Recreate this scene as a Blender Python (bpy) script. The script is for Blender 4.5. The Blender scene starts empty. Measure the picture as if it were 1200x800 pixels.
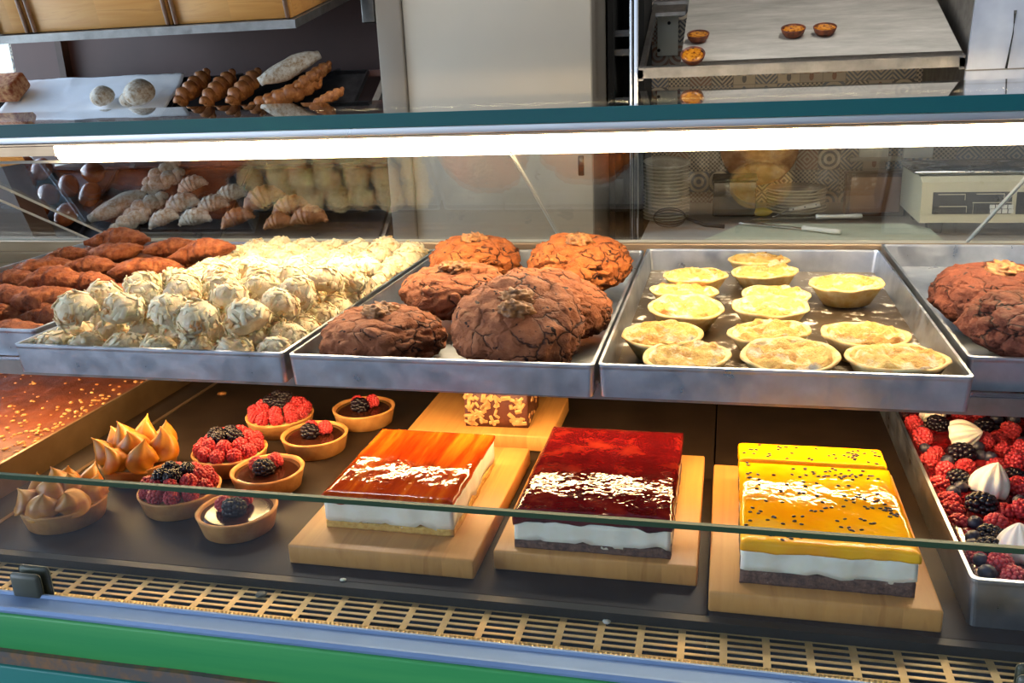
import bpy, bmesh, math, random
import numpy as np
from mathutils import Vector, Matrix, Euler, noise

S = bpy.context.scene
COL = S.collection
R = random.Random(7)
PI = math.pi
H = 1.15            # height of the upper tray rims above the floor; everything below is built relative to it

# ------------------------------------------------------------------ camera (focal 1061 px on a 1200 px wide frame)
FOC, YAW, PITCH, ROLL = 1061.1, 0.23944, 0.30030, -0.04300
CAM = np.array([0.1396, -0.9859, 0.3387])
_cy, _sy = math.cos(YAW), math.sin(YAW)
_f0 = np.array([-_sy, _cy, 0]); _r0 = np.array([_cy, _sy, 0]); _u0 = np.array([0, 0, 1.0])
FW = _f0 * math.cos(PITCH) - _u0 * math.sin(PITCH)
_u = _u0 * math.cos(PITCH) + _f0 * math.sin(PITCH)
RT = _r0 * math.cos(ROLL) + _u * math.sin(ROLL)
UP = -_r0 * math.sin(ROLL) + _u * math.cos(ROLL)

def ray(x, y): return FW * FOC + RT * (x - 600) - UP * (y - 400)
def hit(x, y, p0, n):
    """where the sight line of a measured point meets a real plane of the shop"""
    d = ray(x, y); n = np.array(n, float)
    t = ((np.array(p0, float) - CAM) @ n) / (d @ n)
    return Vector(CAM + d * t)
def onz(x, y, z): return hit(x, y, (0, 0, z), (0, 0, 1))
def ony(x, y, Y): return hit(x, y, (0, Y, 0), (0, 1, 0))

cd = bpy.data.cameras.new('camera'); cam = bpy.data.objects.new('camera', cd); COL.objects.link(cam)
cd.sensor_width = 36; cd.lens = FOC / 1200 * 36; cd.clip_start = 0.05
cam.matrix_world = Matrix([[RT[0], UP[0], -FW[0], CAM[0]], [RT[1], UP[1], -FW[1], CAM[1]], [RT[2], UP[2], -FW[2], CAM[2]], [0, 0, 0, 1]])
S.camera = cam

# ------------------------------------------------------------------ materials
def rgb(r, g, b):
    """8-bit display colour to linear"""
    return tuple((c / 255 / 12.92 if c / 255 <= .04045 else ((c / 255 + .055) / 1.055) ** 2.4) for c in (r, g, b)) + (1,)

class NT:
    def __init__(s, name):
        s.m = bpy.data.materials.new(name); s.m.use_nodes = True
        s.t = s.m.node_tree; s.n = s.t.nodes; s.l = s.t.links
        s.b = s.n['Principled BSDF']; s.out = s.n['Material Output']
        s.co = s.n.new('ShaderNodeTexCoord').outputs['Object']
    def new(s, k, **kw):
        nd = s.n.new(k)
        for a, v in kw.items(): setattr(nd, a, v)
        return nd
    def noise(s, scale, detail=3, rough=.55, vec=None, dist=0):
        nd = s.new('ShaderNodeTexNoise'); nd.inputs['Scale'].default_value = scale
        nd.inputs['Detail'].default_value = detail; nd.inputs['Roughness'].default_value = rough; nd.inputs['Distortion'].default_value = dist
        s.l.new(vec or s.co, nd.inputs['Vector']); return nd.outputs['Fac']
    def voro(s, scale, feature='F1', vec=None, out='Distance', rand=1):
        nd = s.new('ShaderNodeTexVoronoi', feature=feature); nd.inputs['Scale'].default_value = scale; nd.inputs['Randomness'].default_value = rand
        s.l.new(vec or s.co, nd.inputs['Vector']); return nd.outputs[out]
    def scale(s, v, vec=None):
        nd = s.new('ShaderNodeMapping'); nd.inputs['Scale'].default_value = v; s.l.new(vec or s.co, nd.inputs['Vector']); return nd.outputs[0]
    def ramp(s, fac, stops, interp='LINEAR'):
        nd = s.new('ShaderNodeValToRGB'); cr = nd.color_ramp; cr.interpolation = interp
        while len(cr.elements) < len(stops): cr.elements.new(.5)
        for e, (p, c) in zip(cr.elements, stops): e.position = p; e.color = c
        s.l.new(fac, nd.inputs[0]); return nd.outputs[0]
    def step(s, fac, a, b): return s.ramp(fac, [(a, (0, 0, 0, 1)), (b, (1, 1, 1, 1))])
    def mix(s, fac, a, b, blend='MIX'):
        nd = s.new('ShaderNodeMix', data_type='RGBA', blend_type=blend)
        for i, v in ((0, fac), (6, a), (7, b)):
            if hasattr(v, 'links') or isinstance(v, bpy.types.NodeSocket): s.l.new(v, nd.inputs[i])
            else: nd.inputs[i].default_value = v
        return nd.outputs[2]
    def math(s, op, a, b=0.0, c=0.0):
        nd = s.new('ShaderNodeMath', operation=op)
        for i, v in enumerate((a, b, c)):
            if isinstance(v, bpy.types.NodeSocket): s.l.new(v, nd.inputs[i])
            else: nd.inputs[i].default_value = v
        return nd.outputs[0]
    def sep(s, vec=None):
        nd = s.new('ShaderNodeSeparateXYZ'); s.l.new(vec or s.co, nd.inputs[0]); return nd.outputs
    def bump(s, h, strength=.5, dist=.002, prev=None):
        nd = s.new('ShaderNodeBump'); nd.inputs['Strength'].default_value = strength; nd.inputs['Distance'].default_value = dist
        s.l.new(h, nd.inputs['Height'])
        if prev: s.l.new(prev, nd.inputs['Normal'])
        s.l.new(nd.outputs[0], s.b.inputs['Normal']); return nd.outputs[0]
    def set(s, col=None, rough=None, metal=None, spec=None, coat=None, coatr=None, sss=None, sssr=None, trans=None, ior=None, em=None, ems=None):
        for key, v in (('Base Color', col), ('Roughness', rough), ('Metallic', metal), ('Specular IOR Level', spec), ('Coat Weight', coat), ('Coat Roughness', coatr),
                       ('Subsurface Weight', sss), ('Subsurface Scale', sssr), ('Transmission Weight', trans), ('IOR', ior), ('Emission Color', em), ('Emission Strength', ems)):
            if v is None: continue
            if isinstance(v, bpy.types.NodeSocket): s.l.new(v, s.b.inputs[key])
            else: s.b.inputs[key].default_value = v
        return s

def simple(name, c1, c2=None, nscale=40, rough=.6, metal=0, spec=.5, bump=None, lo=.35, hi=.65, **kw):
    n = NT(name); col = c1
    if c2: col = n.ramp(n.noise(nscale, 4), [(lo, c1), (hi, c2)])
    n.set(col=col, rough=rough, metal=metal, spec=spec, **kw)
    if bump: n.bump(n.noise(bump[0], 4, .6), bump[1], bump[2])
    return n.m

M = {}
def metal_mat(name, c1, c2, rough=.35, sc=14, stretch=(1, 1, 1)):
    n = NT(name); v = n.scale(stretch)
    a = n.noise(sc, 6, .65, v)
    n.set(col=n.ramp(a, [(.3, c1), (.7, c2)]), metal=1, rough=n.ramp(n.noise(sc * 2.2, 4), [(.3, (rough * .75,) * 3 + (1,)), (.7, (rough * 1.3,) * 3 + (1,))]))
    n.bump(n.noise(sc * 6, 3), .12, .001)
    return n.m
M['tray_metal'] = metal_mat('galvanised tray metal', rgb(168, 177, 190), rgb(206, 212, 222), .36)
M['steel'] = metal_mat('brushed steel', rgb(180, 180, 182), rgb(215, 215, 215), .25, 8, (1, 1, 14))
M['pale_steel'] = simple('smeared pale steel', rgb(150, 160, 182), rgb(214, 220, 232), 5, .35, .35, lo=.3, hi=.7)
M['dull_steel'] = metal_mat('dull grey steel', rgb(120, 118, 116), rgb(150, 148, 146), .42)
M['smear_steel'] = metal_mat('smeared steel', rgb(150, 160, 185), rgb(225, 230, 240), .3, 5, (1, 1, .35))
M['dark_tray'] = simple('blackened baking tray', rgb(38, 38, 42), rgb(62, 62, 66), 20, .4, .7, bump=(90, .1, .001))
M['rail'] = simple('matt blue grey aluminium rail', rgb(112, 136, 170), rgb(124, 148, 182), 6, .55, .3, .3)
M['alu'] = metal_mat('anodised aluminium', rgb(196, 198, 202), rgb(214, 216, 220), .36, 3, (.2, 4, 4))
M['chrome'] = simple('chrome', rgb(225, 225, 228), rough=.12, metal=1)
M['gold_metal'] = metal_mat('tan stainless rail', rgb(176, 150, 122), rgb(206, 180, 150), .35, 6, (.2, 3, 3))
M['grille'] = simple('bronze lacquered grille', rgb(196, 158, 96), rgb(212, 176, 112), 60, .42, .35)
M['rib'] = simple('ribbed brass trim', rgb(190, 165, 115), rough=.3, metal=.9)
M['black'] = simple('black void', rgb(9, 9, 9), rough=.9)
M['deck'] = simple('dark brown stone deck', rgb(36, 26, 19), rgb(48, 36, 27), 16, .5, 0, .25, bump=(60, .06, .001))
M['deck_edge'] = simple('deck front edge', rgb(34, 33, 26), rough=.5)
M['seam'] = simple('bronze seam strip', rgb(112, 90, 66), rgb(134, 110, 82), 12, .4, .6)
M['clamp'] = simple('grey green clamp plastic', rgb(72, 74, 62), rough=.42)
n = NT('green painted board'); a = n.noise(3, 5, .6, n.scale((.5, 3, 9)))
n.set(col=n.ramp(a, [(.35, rgb(34, 142, 76)), (.65, rgb(66, 158, 84))]), rough=.5); n.bump(n.noise(30, 3, .5, n.scale((.3, 3, 3))), .08, .001); M['green'] = n.m
M['teal'] = simple('teal painted board', rgb(12, 110, 100), rgb(20, 122, 112), 5, .5)
n = NT('worn board edge'); n.set(col=n.ramp(n.noise(26, 5, .7), [(.42, rgb(92, 86, 80)), (.56, rgb(132, 96, 62))]), rough=.8); M['worn'] = n.m
M['white_plastic'] = simple('white plastic', rgb(214, 216, 210), rough=.4)
M['paint_white'] = simple('white lacquer panel', rgb(168, 163, 152), rgb(176, 171, 160), 2, .4)
M['paint_grey'] = simple('grey frame paint', rgb(128, 122, 114), rough=.5)
M['plaster'] = simple('off white plaster', rgb(176, 170, 160), rgb(188, 182, 172), 5, .85, bump=(40, .1, .002))
M['brown_panel'] = simple('dark brown laminate', rgb(76, 50, 46), rgb(86, 58, 53), 3, .42)
n = NT('white baking paper'); n.set(col=rgb(240, 242, 246), rough=.7); n.bump(n.noise(7, 4, .6, dist=.6), .5, .01); M['paper'] = n.m
M['floor'] = simple('grey floor tile', rgb(96, 92, 88), rgb(112, 106, 100), 3, .5)
M['pavement'] = simple('pale pavement', rgb(92, 92, 96), rgb(108, 108, 112), 4, .9)
M['ceil'] = simple('ceiling plaster', rgb(150, 148, 144), rough=.9)
M['dark_wood'] = simple('dark stained wood', rgb(58, 38, 28), rgb(76, 50, 36), 9, .5)

def wood(name, c1, c2, c3, axis=(26, 1.2, 6), strip=.036, rough=.42):
    n = NT(name); sx, sy, sz = n.sep()
    cell = n.math('FLOOR', n.math('DIVIDE', sx, strip))
    wn = n.new('ShaderNodeTexWhiteNoise', noise_dimensions='1D'); n.l.new(cell, wn.inputs['W'])
    v = n.scale(axis); off = n.new('ShaderNodeVectorMath', operation='ADD'); n.l.new(v, off.inputs[0]); n.l.new(wn.outputs['Color'], off.inputs[1])
    g = n.noise(2.2, 5, .6, off.outputs[0], .7)
    base = n.ramp(g, [(.3, c1), (.55, c2), (.75, c3)])
    tone = n.ramp(wn.outputs['Value'], [(0, (.86, .84, .8, 1)), (1, (1.08, 1.06, 1.04, 1))])
    n.set(col=n.mix(1.0, base, tone, 'MULTIPLY'), rough=rough); n.bump(g, .08, .001)
    return n.m
M['board'] = wood('maple cutting board', rgb(204, 142, 72), rgb(216, 156, 84), rgb(188, 124, 58))
M['pine'] = wood('knotty pine', rgb(214, 150, 76), rgb(226, 168, 94), rgb(184, 116, 54), (1.5, 6, 14), 9.)
M['mid_wood'] = wood('brown box wood', rgb(120, 88, 66), rgb(132, 98, 74), rgb(100, 72, 54), (2, 6, 12), 9.)

# glass: clear pane that lets light through and mirrors more at glancing angles
def pane(name, tint, boost=1.0, rough=0.0):
    n = NT(name); n.n.remove(n.b)
    tr = n.new('ShaderNodeBsdfTransparent'); tr.inputs[0].default_value = tint
    gl = n.new('ShaderNodeBsdfGlossy'); gl.inputs['Roughness'].default_value = rough; gl.inputs['Color'].default_value = (1, 1, 1, 1)
    fr = n.new('ShaderNodeFresnel'); bf = n.new('ShaderNodeNewGeometry').outputs['Backfacing']
    n.l.new(n.math('ADD', 1.5, n.math('MULTIPLY', bf, 1 / 1.5 - 1.5)), fr.inputs['IOR'])
    mx = n.new('ShaderNodeMixShader')
    n.l.new(n.math('MULTIPLY', fr.outputs[0], boost), mx.inputs[0]); n.l.new(tr.outputs[0], mx.inputs[1]); n.l.new(gl.outputs[0], mx.inputs[2])
    n.l.new(mx.outputs[0], n.out.inputs[0]); return n.m
M['pane'] = pane('clear glass', (.95, .97, .96, 1))
M['rear_pane'] = pane('clear rear glass', (.93, .94, .93, 1), .6)
M['glass_edge'] = simple('teal ground glass edge', rgb(10, 92, 98), rough=.3, spec=.35)
M['pane_edge'] = simple('green glass edge', rgb(52, 72, 50), rough=.4, spec=.2)
M['clear_edge'] = simple('pale glass edge', rgb(205, 208, 204), rough=.3)
def lamp(name, col, s):
    n = NT(name); n.set(col=(.8, .8, .8, 1), em=col, ems=s); return n.m
LED_TOP, LED_LOW = 60.0, 155.0
M['led'] = lamp('lit warm led diffuser', (1.0, .74, .42, 1), LED_TOP)
M['ceiling_light'] = lamp('lit ceiling diffuser', (1.0, .95, .88, 1), 40.0)
M['led_low'] = lamp('lit warm led tube', (1.0, .64, .28, 1), LED_LOW)

# food
n = NT('cookie almond dough'); n.set(col=n.ramp(n.noise(90, 4), [(.35, rgb(220, 196, 154)), (.65, rgb(238, 224, 194))]), rough=.75, sss=.15, sssr=.004); n.bump(n.noise(240, 4), .5, .002); M['almond_dough'] = n.m
n = NT('slivered almond'); n.set(col=n.ramp(n.noise(55, 3), [(.34, rgb(196, 140, 76)), (.42, rgb(232, 208, 158)), (.58, rgb(242, 230, 198))]), rough=.6, sss=.1, sssr=.003); M['sliver'] = n.m
n = NT('brown sugared pastry'); a = n.noise(60, 5, .65)
n.set(col=n.ramp(a, [(.3, rgb(104, 50, 24)), (.5, rgb(156, 82, 42)), (.72, rgb(190, 116, 66))]), rough=.58, spec=.4); n.bump(n.noise(130, 6, .75), .9, .006); M['brown_pastry'] = n.m
def cookie_mat(name, c1, c2, c3):
    n = NT(name); a = n.noise(34, 6, .68)
    w = n.new('ShaderNodeTexNoise'); w.inputs['Scale'].default_value = 45; w.inputs['Detail'].default_value = 3; n.l.new(n.co, w.inputs['Vector'])
    sc_ = n.new('ShaderNodeVectorMath', operation='SCALE'); n.l.new(w.outputs['Color'], sc_.inputs[0]); sc_.inputs['Scale'].default_value = .022
    ad = n.new('ShaderNodeVectorMath', operation='ADD'); n.l.new(n.co, ad.inputs[0]); n.l.new(sc_.outputs[0], ad.inputs[1])
    v = n.voro(36, 'DISTANCE_TO_EDGE', vec=ad.outputs[0])
    msk = n.step(n.noise(20, 2), .44, .56)
    gap = n.math('MULTIPLY', n.math('SUBTRACT', 1.0, n.step(v, .012, .055)), msk)
    c = n.ramp(a, [(.3, c1), (.55, c2), (.78, c3)])
    ch = n.step(n.noise(75, 2), .66, .7)
    c = n.mix(ch, c, rgb(46, 22, 14))
    n.set(col=n.mix(gap, c, tuple(q * .35 for q in c1[:3]) + (1,)), rough=.72, spec=.3)
    b = n.bump(n.noise(110, 7, .75), .8, .005); b = n.bump(n.noise(36, 4, .6, dist=.6), .5, .01, b)
    h_ = n.math('SUBTRACT', n.math('MULTIPLY', n.step(v, .0, .22), .5), n.math('MULTIPLY', gap, 1.0)); n.bump(h_, .8, .006, b); return n.m
M['choc_cookie'] = cookie_mat('cracked chocolate cookie', rgb(126, 70, 42), rgb(160, 94, 58), rgb(184, 120, 80))
M['red_cookie'] = cookie_mat('glossy brownie cookie', rgb(78, 38, 26), rgb(112, 58, 40), rgb(146, 88, 64))
M['gold_cookie'] = cookie_mat('golden brown cookie', rgb(142, 74, 34), rgb(176, 98, 46), rgb(196, 124, 64))  # warm lamp light painted into the colour of the back cookies
n = NT('walnut'); n.set(col=n.ramp(n.noise(140, 4), [(.35, rgb(88, 50, 24)), (.6, rgb(168, 114, 62))]), rough=.55); n.bump(n.noise(260, 3), .5, .002); M['walnut'] = n.m
n = NT('pale pie crust'); n.set(col=n.ramp(n.noise(60, 4), [(.35, rgb(222, 180, 104)), (.62, rgb(236, 212, 154))]), rough=.65, sss=.1, sssr=.004); n.bump(n.noise(200, 4), .4, .002); M['pie_crust'] = n.m
n = NT('pie filling under icing sugar'); a = n.noise(48, 5, .65); b_ = n.noise(26, 5, .7)
c = n.ramp(a, [(.34, rgb(186, 124, 46)), (.47, rgb(220, 176, 88)), (.68, rgb(232, 206, 130))])
n.set(col=n.mix(n.step(b_, .5, .68), c, rgb(240, 234, 216)), rough=.68, sss=.1, sssr=.004); n.bump(n.noise(90, 6, .75), .95, .006); M['pie_fill'] = n.m
n = NT('tray floor dusted with icing sugar'); a = n.noise(26, 6, .75)
sug = n.step(a, .54, .6); met = n.ramp(n.noise(12, 5), [(.3, rgb(118, 100, 80)), (.7, rgb(160, 140, 116))])
n.set(col=n.mix(sug, met, rgb(235, 230, 220)), metal=n.math('SUBTRACT', .9, n.math('MULTIPLY', sug, .9)), rough=n.math('ADD', .33, n.math('MULTIPLY', sug, .5))); M['sugar_tray'] = n.m
n = NT('tart shell'); n.set(col=n.ramp(n.noise(45, 4), [(.35, rgb(186, 122, 60)), (.65, rgb(212, 152, 84))]), rough=.6, sss=.08, sssr=.003); n.bump(n.noise(220, 4), .35, .0015); M['tart_shell'] = n.m
M['pastry_cream'] = simple('pastry cream', rgb(222, 186, 120), rough=.4, sss=.2, sssr=.004)
M['choc_fill'] = simple('shiny chocolate ganache', rgb(52, 24, 14), rgb(62, 28, 17), 20, .16, coat=.0, spec=.35, bump=(40, .06, .002))
n = NT('toasted meringue'); _, _, sz = n.sep()
t = n.math('ADD', n.math('MULTIPLY', sz, 26.), n.math('MULTIPLY', n.noise(70, 3), .5))
n.set(col=n.ramp(t, [(.22, rgb(240, 222, 188)), (.42, rgb(208, 140, 40)), (.8, rgb(172, 100, 16)), (1.2, rgb(200, 134, 44))]), rough=.38, sss=.2, sssr=.004); n.bump(n.noise(60, 3), .15, .002); M['toasted'] = n.m
M['meringue'] = simple('white meringue', rgb(238, 222, 200), rgb(244, 232, 214), 60, .6, sss=.2, sssr=.005, bump=(200, .15, .001))
M['raspberry'] = simple('raspberry skin', rgb(172, 34, 40), rgb(198, 62, 66), 70, .38, sss=.15, sssr=.003)
M['blackberry'] = simple('blackberry skin', rgb(17, 11, 17), rgb(28, 17, 26), 80, .24, spec=.4)
n = NT('blueberry skin'); n.set(col=n.ramp(n.noise(110, 4), [(.35, rgb(32, 30, 42)), (.7, rgb(72, 72, 90))]), rough=.42); M['blueberry'] = n.m
n = NT('dark red jelly'); n.set(col=n.ramp(n.noise(22, 5), [(.35, rgb(70, 6, 10)), (.65, rgb(126, 16, 20))]), rough=.1, coat=.5, coatr=.05); n.bump(n.noise(36, 4, .6, dist=.5), .4, .006); M['red_jelly'] = n.m
n = NT('red berry glaze'); vv = n.voro(60, 'F1')
bead = n.step(vv, .30, .12)
n.set(col=n.ramp(n.noise(26, 5), [(.3, rgb(54, 5, 8)), (.52, rgb(80, 9, 12)), (.72, rgb(116, 34, 22))]), rough=.06, coat=.0, coatr=.05, spec=.24)
b1 = n.bump(n.noise(75, 1, .4, dist=1.5), .085, .006); n.bump(vv, .10, .003, b1); M['red_glaze'] = n.m
n = NT('orange caramel glaze'); st = n.noise(16, 4, .6, n.scale((3.2, .35, 1)))
n.set(col=n.ramp(st, [(.3, rgb(134, 32, 8)), (.5, rgb(176, 62, 12)), (.74, rgb(212, 112, 26))]), rough=.06, coat=.0, coatr=.05, spec=.24)
b1 = n.bump(n.noise(78, 1, .4, n.scale((1, .7, 1)), dist=1.6), .085, .006); n.bump(n.noise(12, 3, .5, n.scale((3, .5, 1))), .05, .006, b1); M['orange_glaze'] = n.m
n = NT('passion fruit glaze')
n.set(col=n.ramp(n.noise(14, 4), [(.3, rgb(250, 150, 4)), (.7, rgb(255, 190, 16))]), rough=.06, coat=.0, coatr=.05, spec=.24, sss=.1, sssr=.004)
n.bump(n.noise(72, 1, .4, dist=1.5), .08, .006); M['passion_glaze'] = n.m
M['seed'] = simple('passion fruit seed', rgb(44, 18, 8), rough=.4)
n = NT('white cheesecake cream'); n.set(col=n.ramp(n.noise(50, 4), [(.4, rgb(232, 222, 200)), (.7, rgb(240, 234, 220))]), rough=.6, sss=.15, sssr=.004); n.bump(n.noise(120, 4, .6), .25, .002); M['cream'] = n.m
n = NT('cocoa crumb base'); n.set(col=n.ramp(n.noise(180, 5, .7), [(.35, rgb(62, 40, 30)), (.62, rgb(112, 82, 66)), (.75, rgb(150, 124, 108))]), rough=.85); n.bump(n.noise(220, 5), .6, .003); M['crumb'] = n.m
n = NT('yellow sponge base'); n.set(col=n.ramp(n.noise(160, 5, .7), [(.35, rgb(196, 146, 62)), (.65, rgb(224, 184, 98))]), rough=.85); n.bump(n.noise(220, 5), .5, .003); M['sponge'] = n.m
n = NT('chocolate brownie slab'); a = n.noise(24, 6, .7)
n.set(col=n.ramp(a, [(.3, rgb(84, 38, 20)), (.6, rgb(118, 58, 32)), (.8, rgb(140, 78, 44))]), rough=.55); n.bump(n.noise(90, 6, .7), .5, .004); M['brownie'] = n.m
M['nut_bits'] = simple('chopped nut bits', rgb(190, 122, 62), rgb(216, 160, 96), 60, .6)
M['salami'] = simple('biscuit chocolate', rgb(74, 34, 22), rgb(92, 46, 30), 40, .5, bump=(120, .4, .003))
M['biscuit'] = simple('biscuit pieces', rgb(186, 132, 74), rgb(208, 160, 98), 90, .7, bump=(220, .4, .002))
n = NT('glossy bun crust'); n.set(col=n.ramp(n.noise(22, 4), [(.3, rgb(112, 52, 26)), (.65, rgb(156, 86, 44))]), rough=.25, coat=.3, coatr=.15); M['bun'] = n.m
n = NT('croissant crust'); _, _, sz = n.sep()
n.set(col=n.ramp(n.noise(60, 4), [(.3, rgb(136, 78, 40)), (.6, rgb(176, 114, 62)), (.75, rgb(202, 148, 92))]), rough=.45); n.bump(n.noise(120, 4), .35, .003); M['croissant'] = n.m
n = NT('sugar dusted crust'); a = n.noise(70, 5, .7)
n.set(col=n.ramp(a, [(.36, rgb(168, 138, 104)), (.5, rgb(208, 198, 182)), (.7, rgb(238, 236, 230))]), rough=.8); n.bump(n.noise(150, 4), .5, .003); M['dusted'] = n.m
M['bread_cut'] = simple('toasted bread slice', rgb(214, 164, 112), rgb(150, 72, 36), 60, .7, bump=(120, .4, .003))
n = NT('egg tart shell'); n.set(col=n.ramp(n.noise(70, 3), [(.35, rgb(66, 28, 14)), (.65, rgb(128, 62, 26))]), rough=.45); M['nata_shell'] = n.m
n = NT('burnt custard'); n.set(col=n.ramp(n.noise(80, 3), [(.36, rgb(96, 38, 10)), (.52, rgb(198, 124, 24)), (.8, rgb(214, 150, 40))]), rough=.25); M['custard'] = n.m
M['porcelain'] = simple('white porcelain', rgb(206, 206, 196), rough=.18, coat=.3)
M['poly_board'] = simple('pale green cutting board', rgb(168, 178, 160), rgb(176, 186, 168), 30, .5)
M['counter'] = simple('grey counter top', rgb(138, 136, 134), rgb(150, 148, 146), 8, .3)
M['scale_body'] = simple('beige scale housing', rgb(196, 190, 160), rough=.45)
M['scale_dark'] = simple('dark display window', rgb(38, 34, 30), rough=.2)
M['scale_line'] = simple('pale panel line', rgb(190, 184, 160), rough=.5)
M['lemon'] = simple('lemon skin', rgb(196, 176, 60), rough=.4, bump=(200, .3, .002))
M['cork'] = simple('coarse brown bread board', rgb(150, 100, 62), rgb(186, 136, 92), 40, .8, bump=(90, .5, .004))
M['brass_screw'] = simple('dark screw', rgb(52, 50, 52), rough=.3, metal=.8)

# patterned cement tiles of the rear wall
n = NT('patterned cement tiles'); sx, sy, sz = n.sep(); T = .075
def cellof(a): return n.math('FLOOR', n.math('DIVIDE', a, T))
def frac(a): return n.math('SUBTRACT', n.math('FRACT', n.math('DIVIDE', a, T)), .5)
cx, cz = cellof(sx), cellof(sz); u, v = frac(sx), frac(sz)
cmb = n.new('ShaderNodeCombineXYZ'); n.l.new(cx, cmb.inputs[0]); n.l.new(cz, cmb.inputs[1])
wn = n.new('ShaderNodeTexWhiteNoise', noise_dimensions='2D'); n.l.new(cmb.outputs[0], wn.inputs['Vector'])
au, av = n.math('ABSOLUTE', u), n.math('ABSOLUTE', v)
rr = n.math('SQRT', n.math('ADD', n.math('MULTIPLY', u, u), n.math('MULTIPLY', v, v)))
dia = n.math('ADD', au, av)
p1 = n.math('GREATER_THAN', n.math('SINE', n.math('MULTIPLY', rr, 25.)), .1)
p2 = n.math('GREATER_THAN', n.math('SINE', n.math('MULTIPLY', dia, 30.)), .0)
p3 = n.math('GREATER_THAN', n.math('MULTIPLY', n.math('SINE', n.math('MULTIPLY', u, 31.4)), n.math('SINE', n.math('MULTIPLY', v, 31.4))), .05)
ang = n.math('ARCTAN2', v, u)
p4 = n.math('LESS_THAN', rr, n.math('ADD', .26, n.math('MULTIPLY', n.math('COSINE', n.math('MULTIPLY', ang, 4.)), .16)))
p4 = n.math('ABSOLUTE', n.math('SUBTRACT', p4, n.math('LESS_THAN', rr, .12)))
h = wn.outputs['Value']
def pick(lo, hi): return n.math('MULTIPLY', n.math('GREATER_THAN', h, lo), n.math('LESS_THAN', h, hi))
pat = n.math('ADD', n.math('ADD', n.math('MULTIPLY', p1, pick(-1, .25)), n.math('MULTIPLY', p2, pick(.25, .5))), n.math('ADD', n.math('MULTIPLY', p3, pick(.5, .72)), n.math('MULTIPLY', p4, pick(.72, 2))))
inkc = n.ramp(wn.outputs['Color'], [(.2, rgb(84, 82, 84)), (.42, rgb(92, 98, 112)), (.6, rgb(124, 88, 70)), (.8, rgb(90, 82, 72))], 'CONSTANT')
basec = n.ramp(wn.outputs['Color'], [(.3, rgb(176, 164, 146)), (.7, rgb(158, 148, 136))])
gr = n.math('GREATER_THAN', n.math('MAXIMUM', au, av), .487)
n.set(col=n.mix(gr, n.mix(pat, basec, inkc), rgb(120, 112, 104)), rough=.4); M['tiles'] = n.m

# ------------------------------------------------------------------ mesh helpers
_ico = {}
def ico(sub):
    if sub not in _ico:
        bm = bmesh.new(); bmesh.ops.create_icosphere(bm, subdivisions=sub, radius=1)
        bm.verts.ensure_lookup_table()
        _ico[sub] = ([v.co.copy() for v in bm.verts], [[v.index for v in f.verts] for f in bm.faces]); bm.free()
    return _ico[sub]

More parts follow.
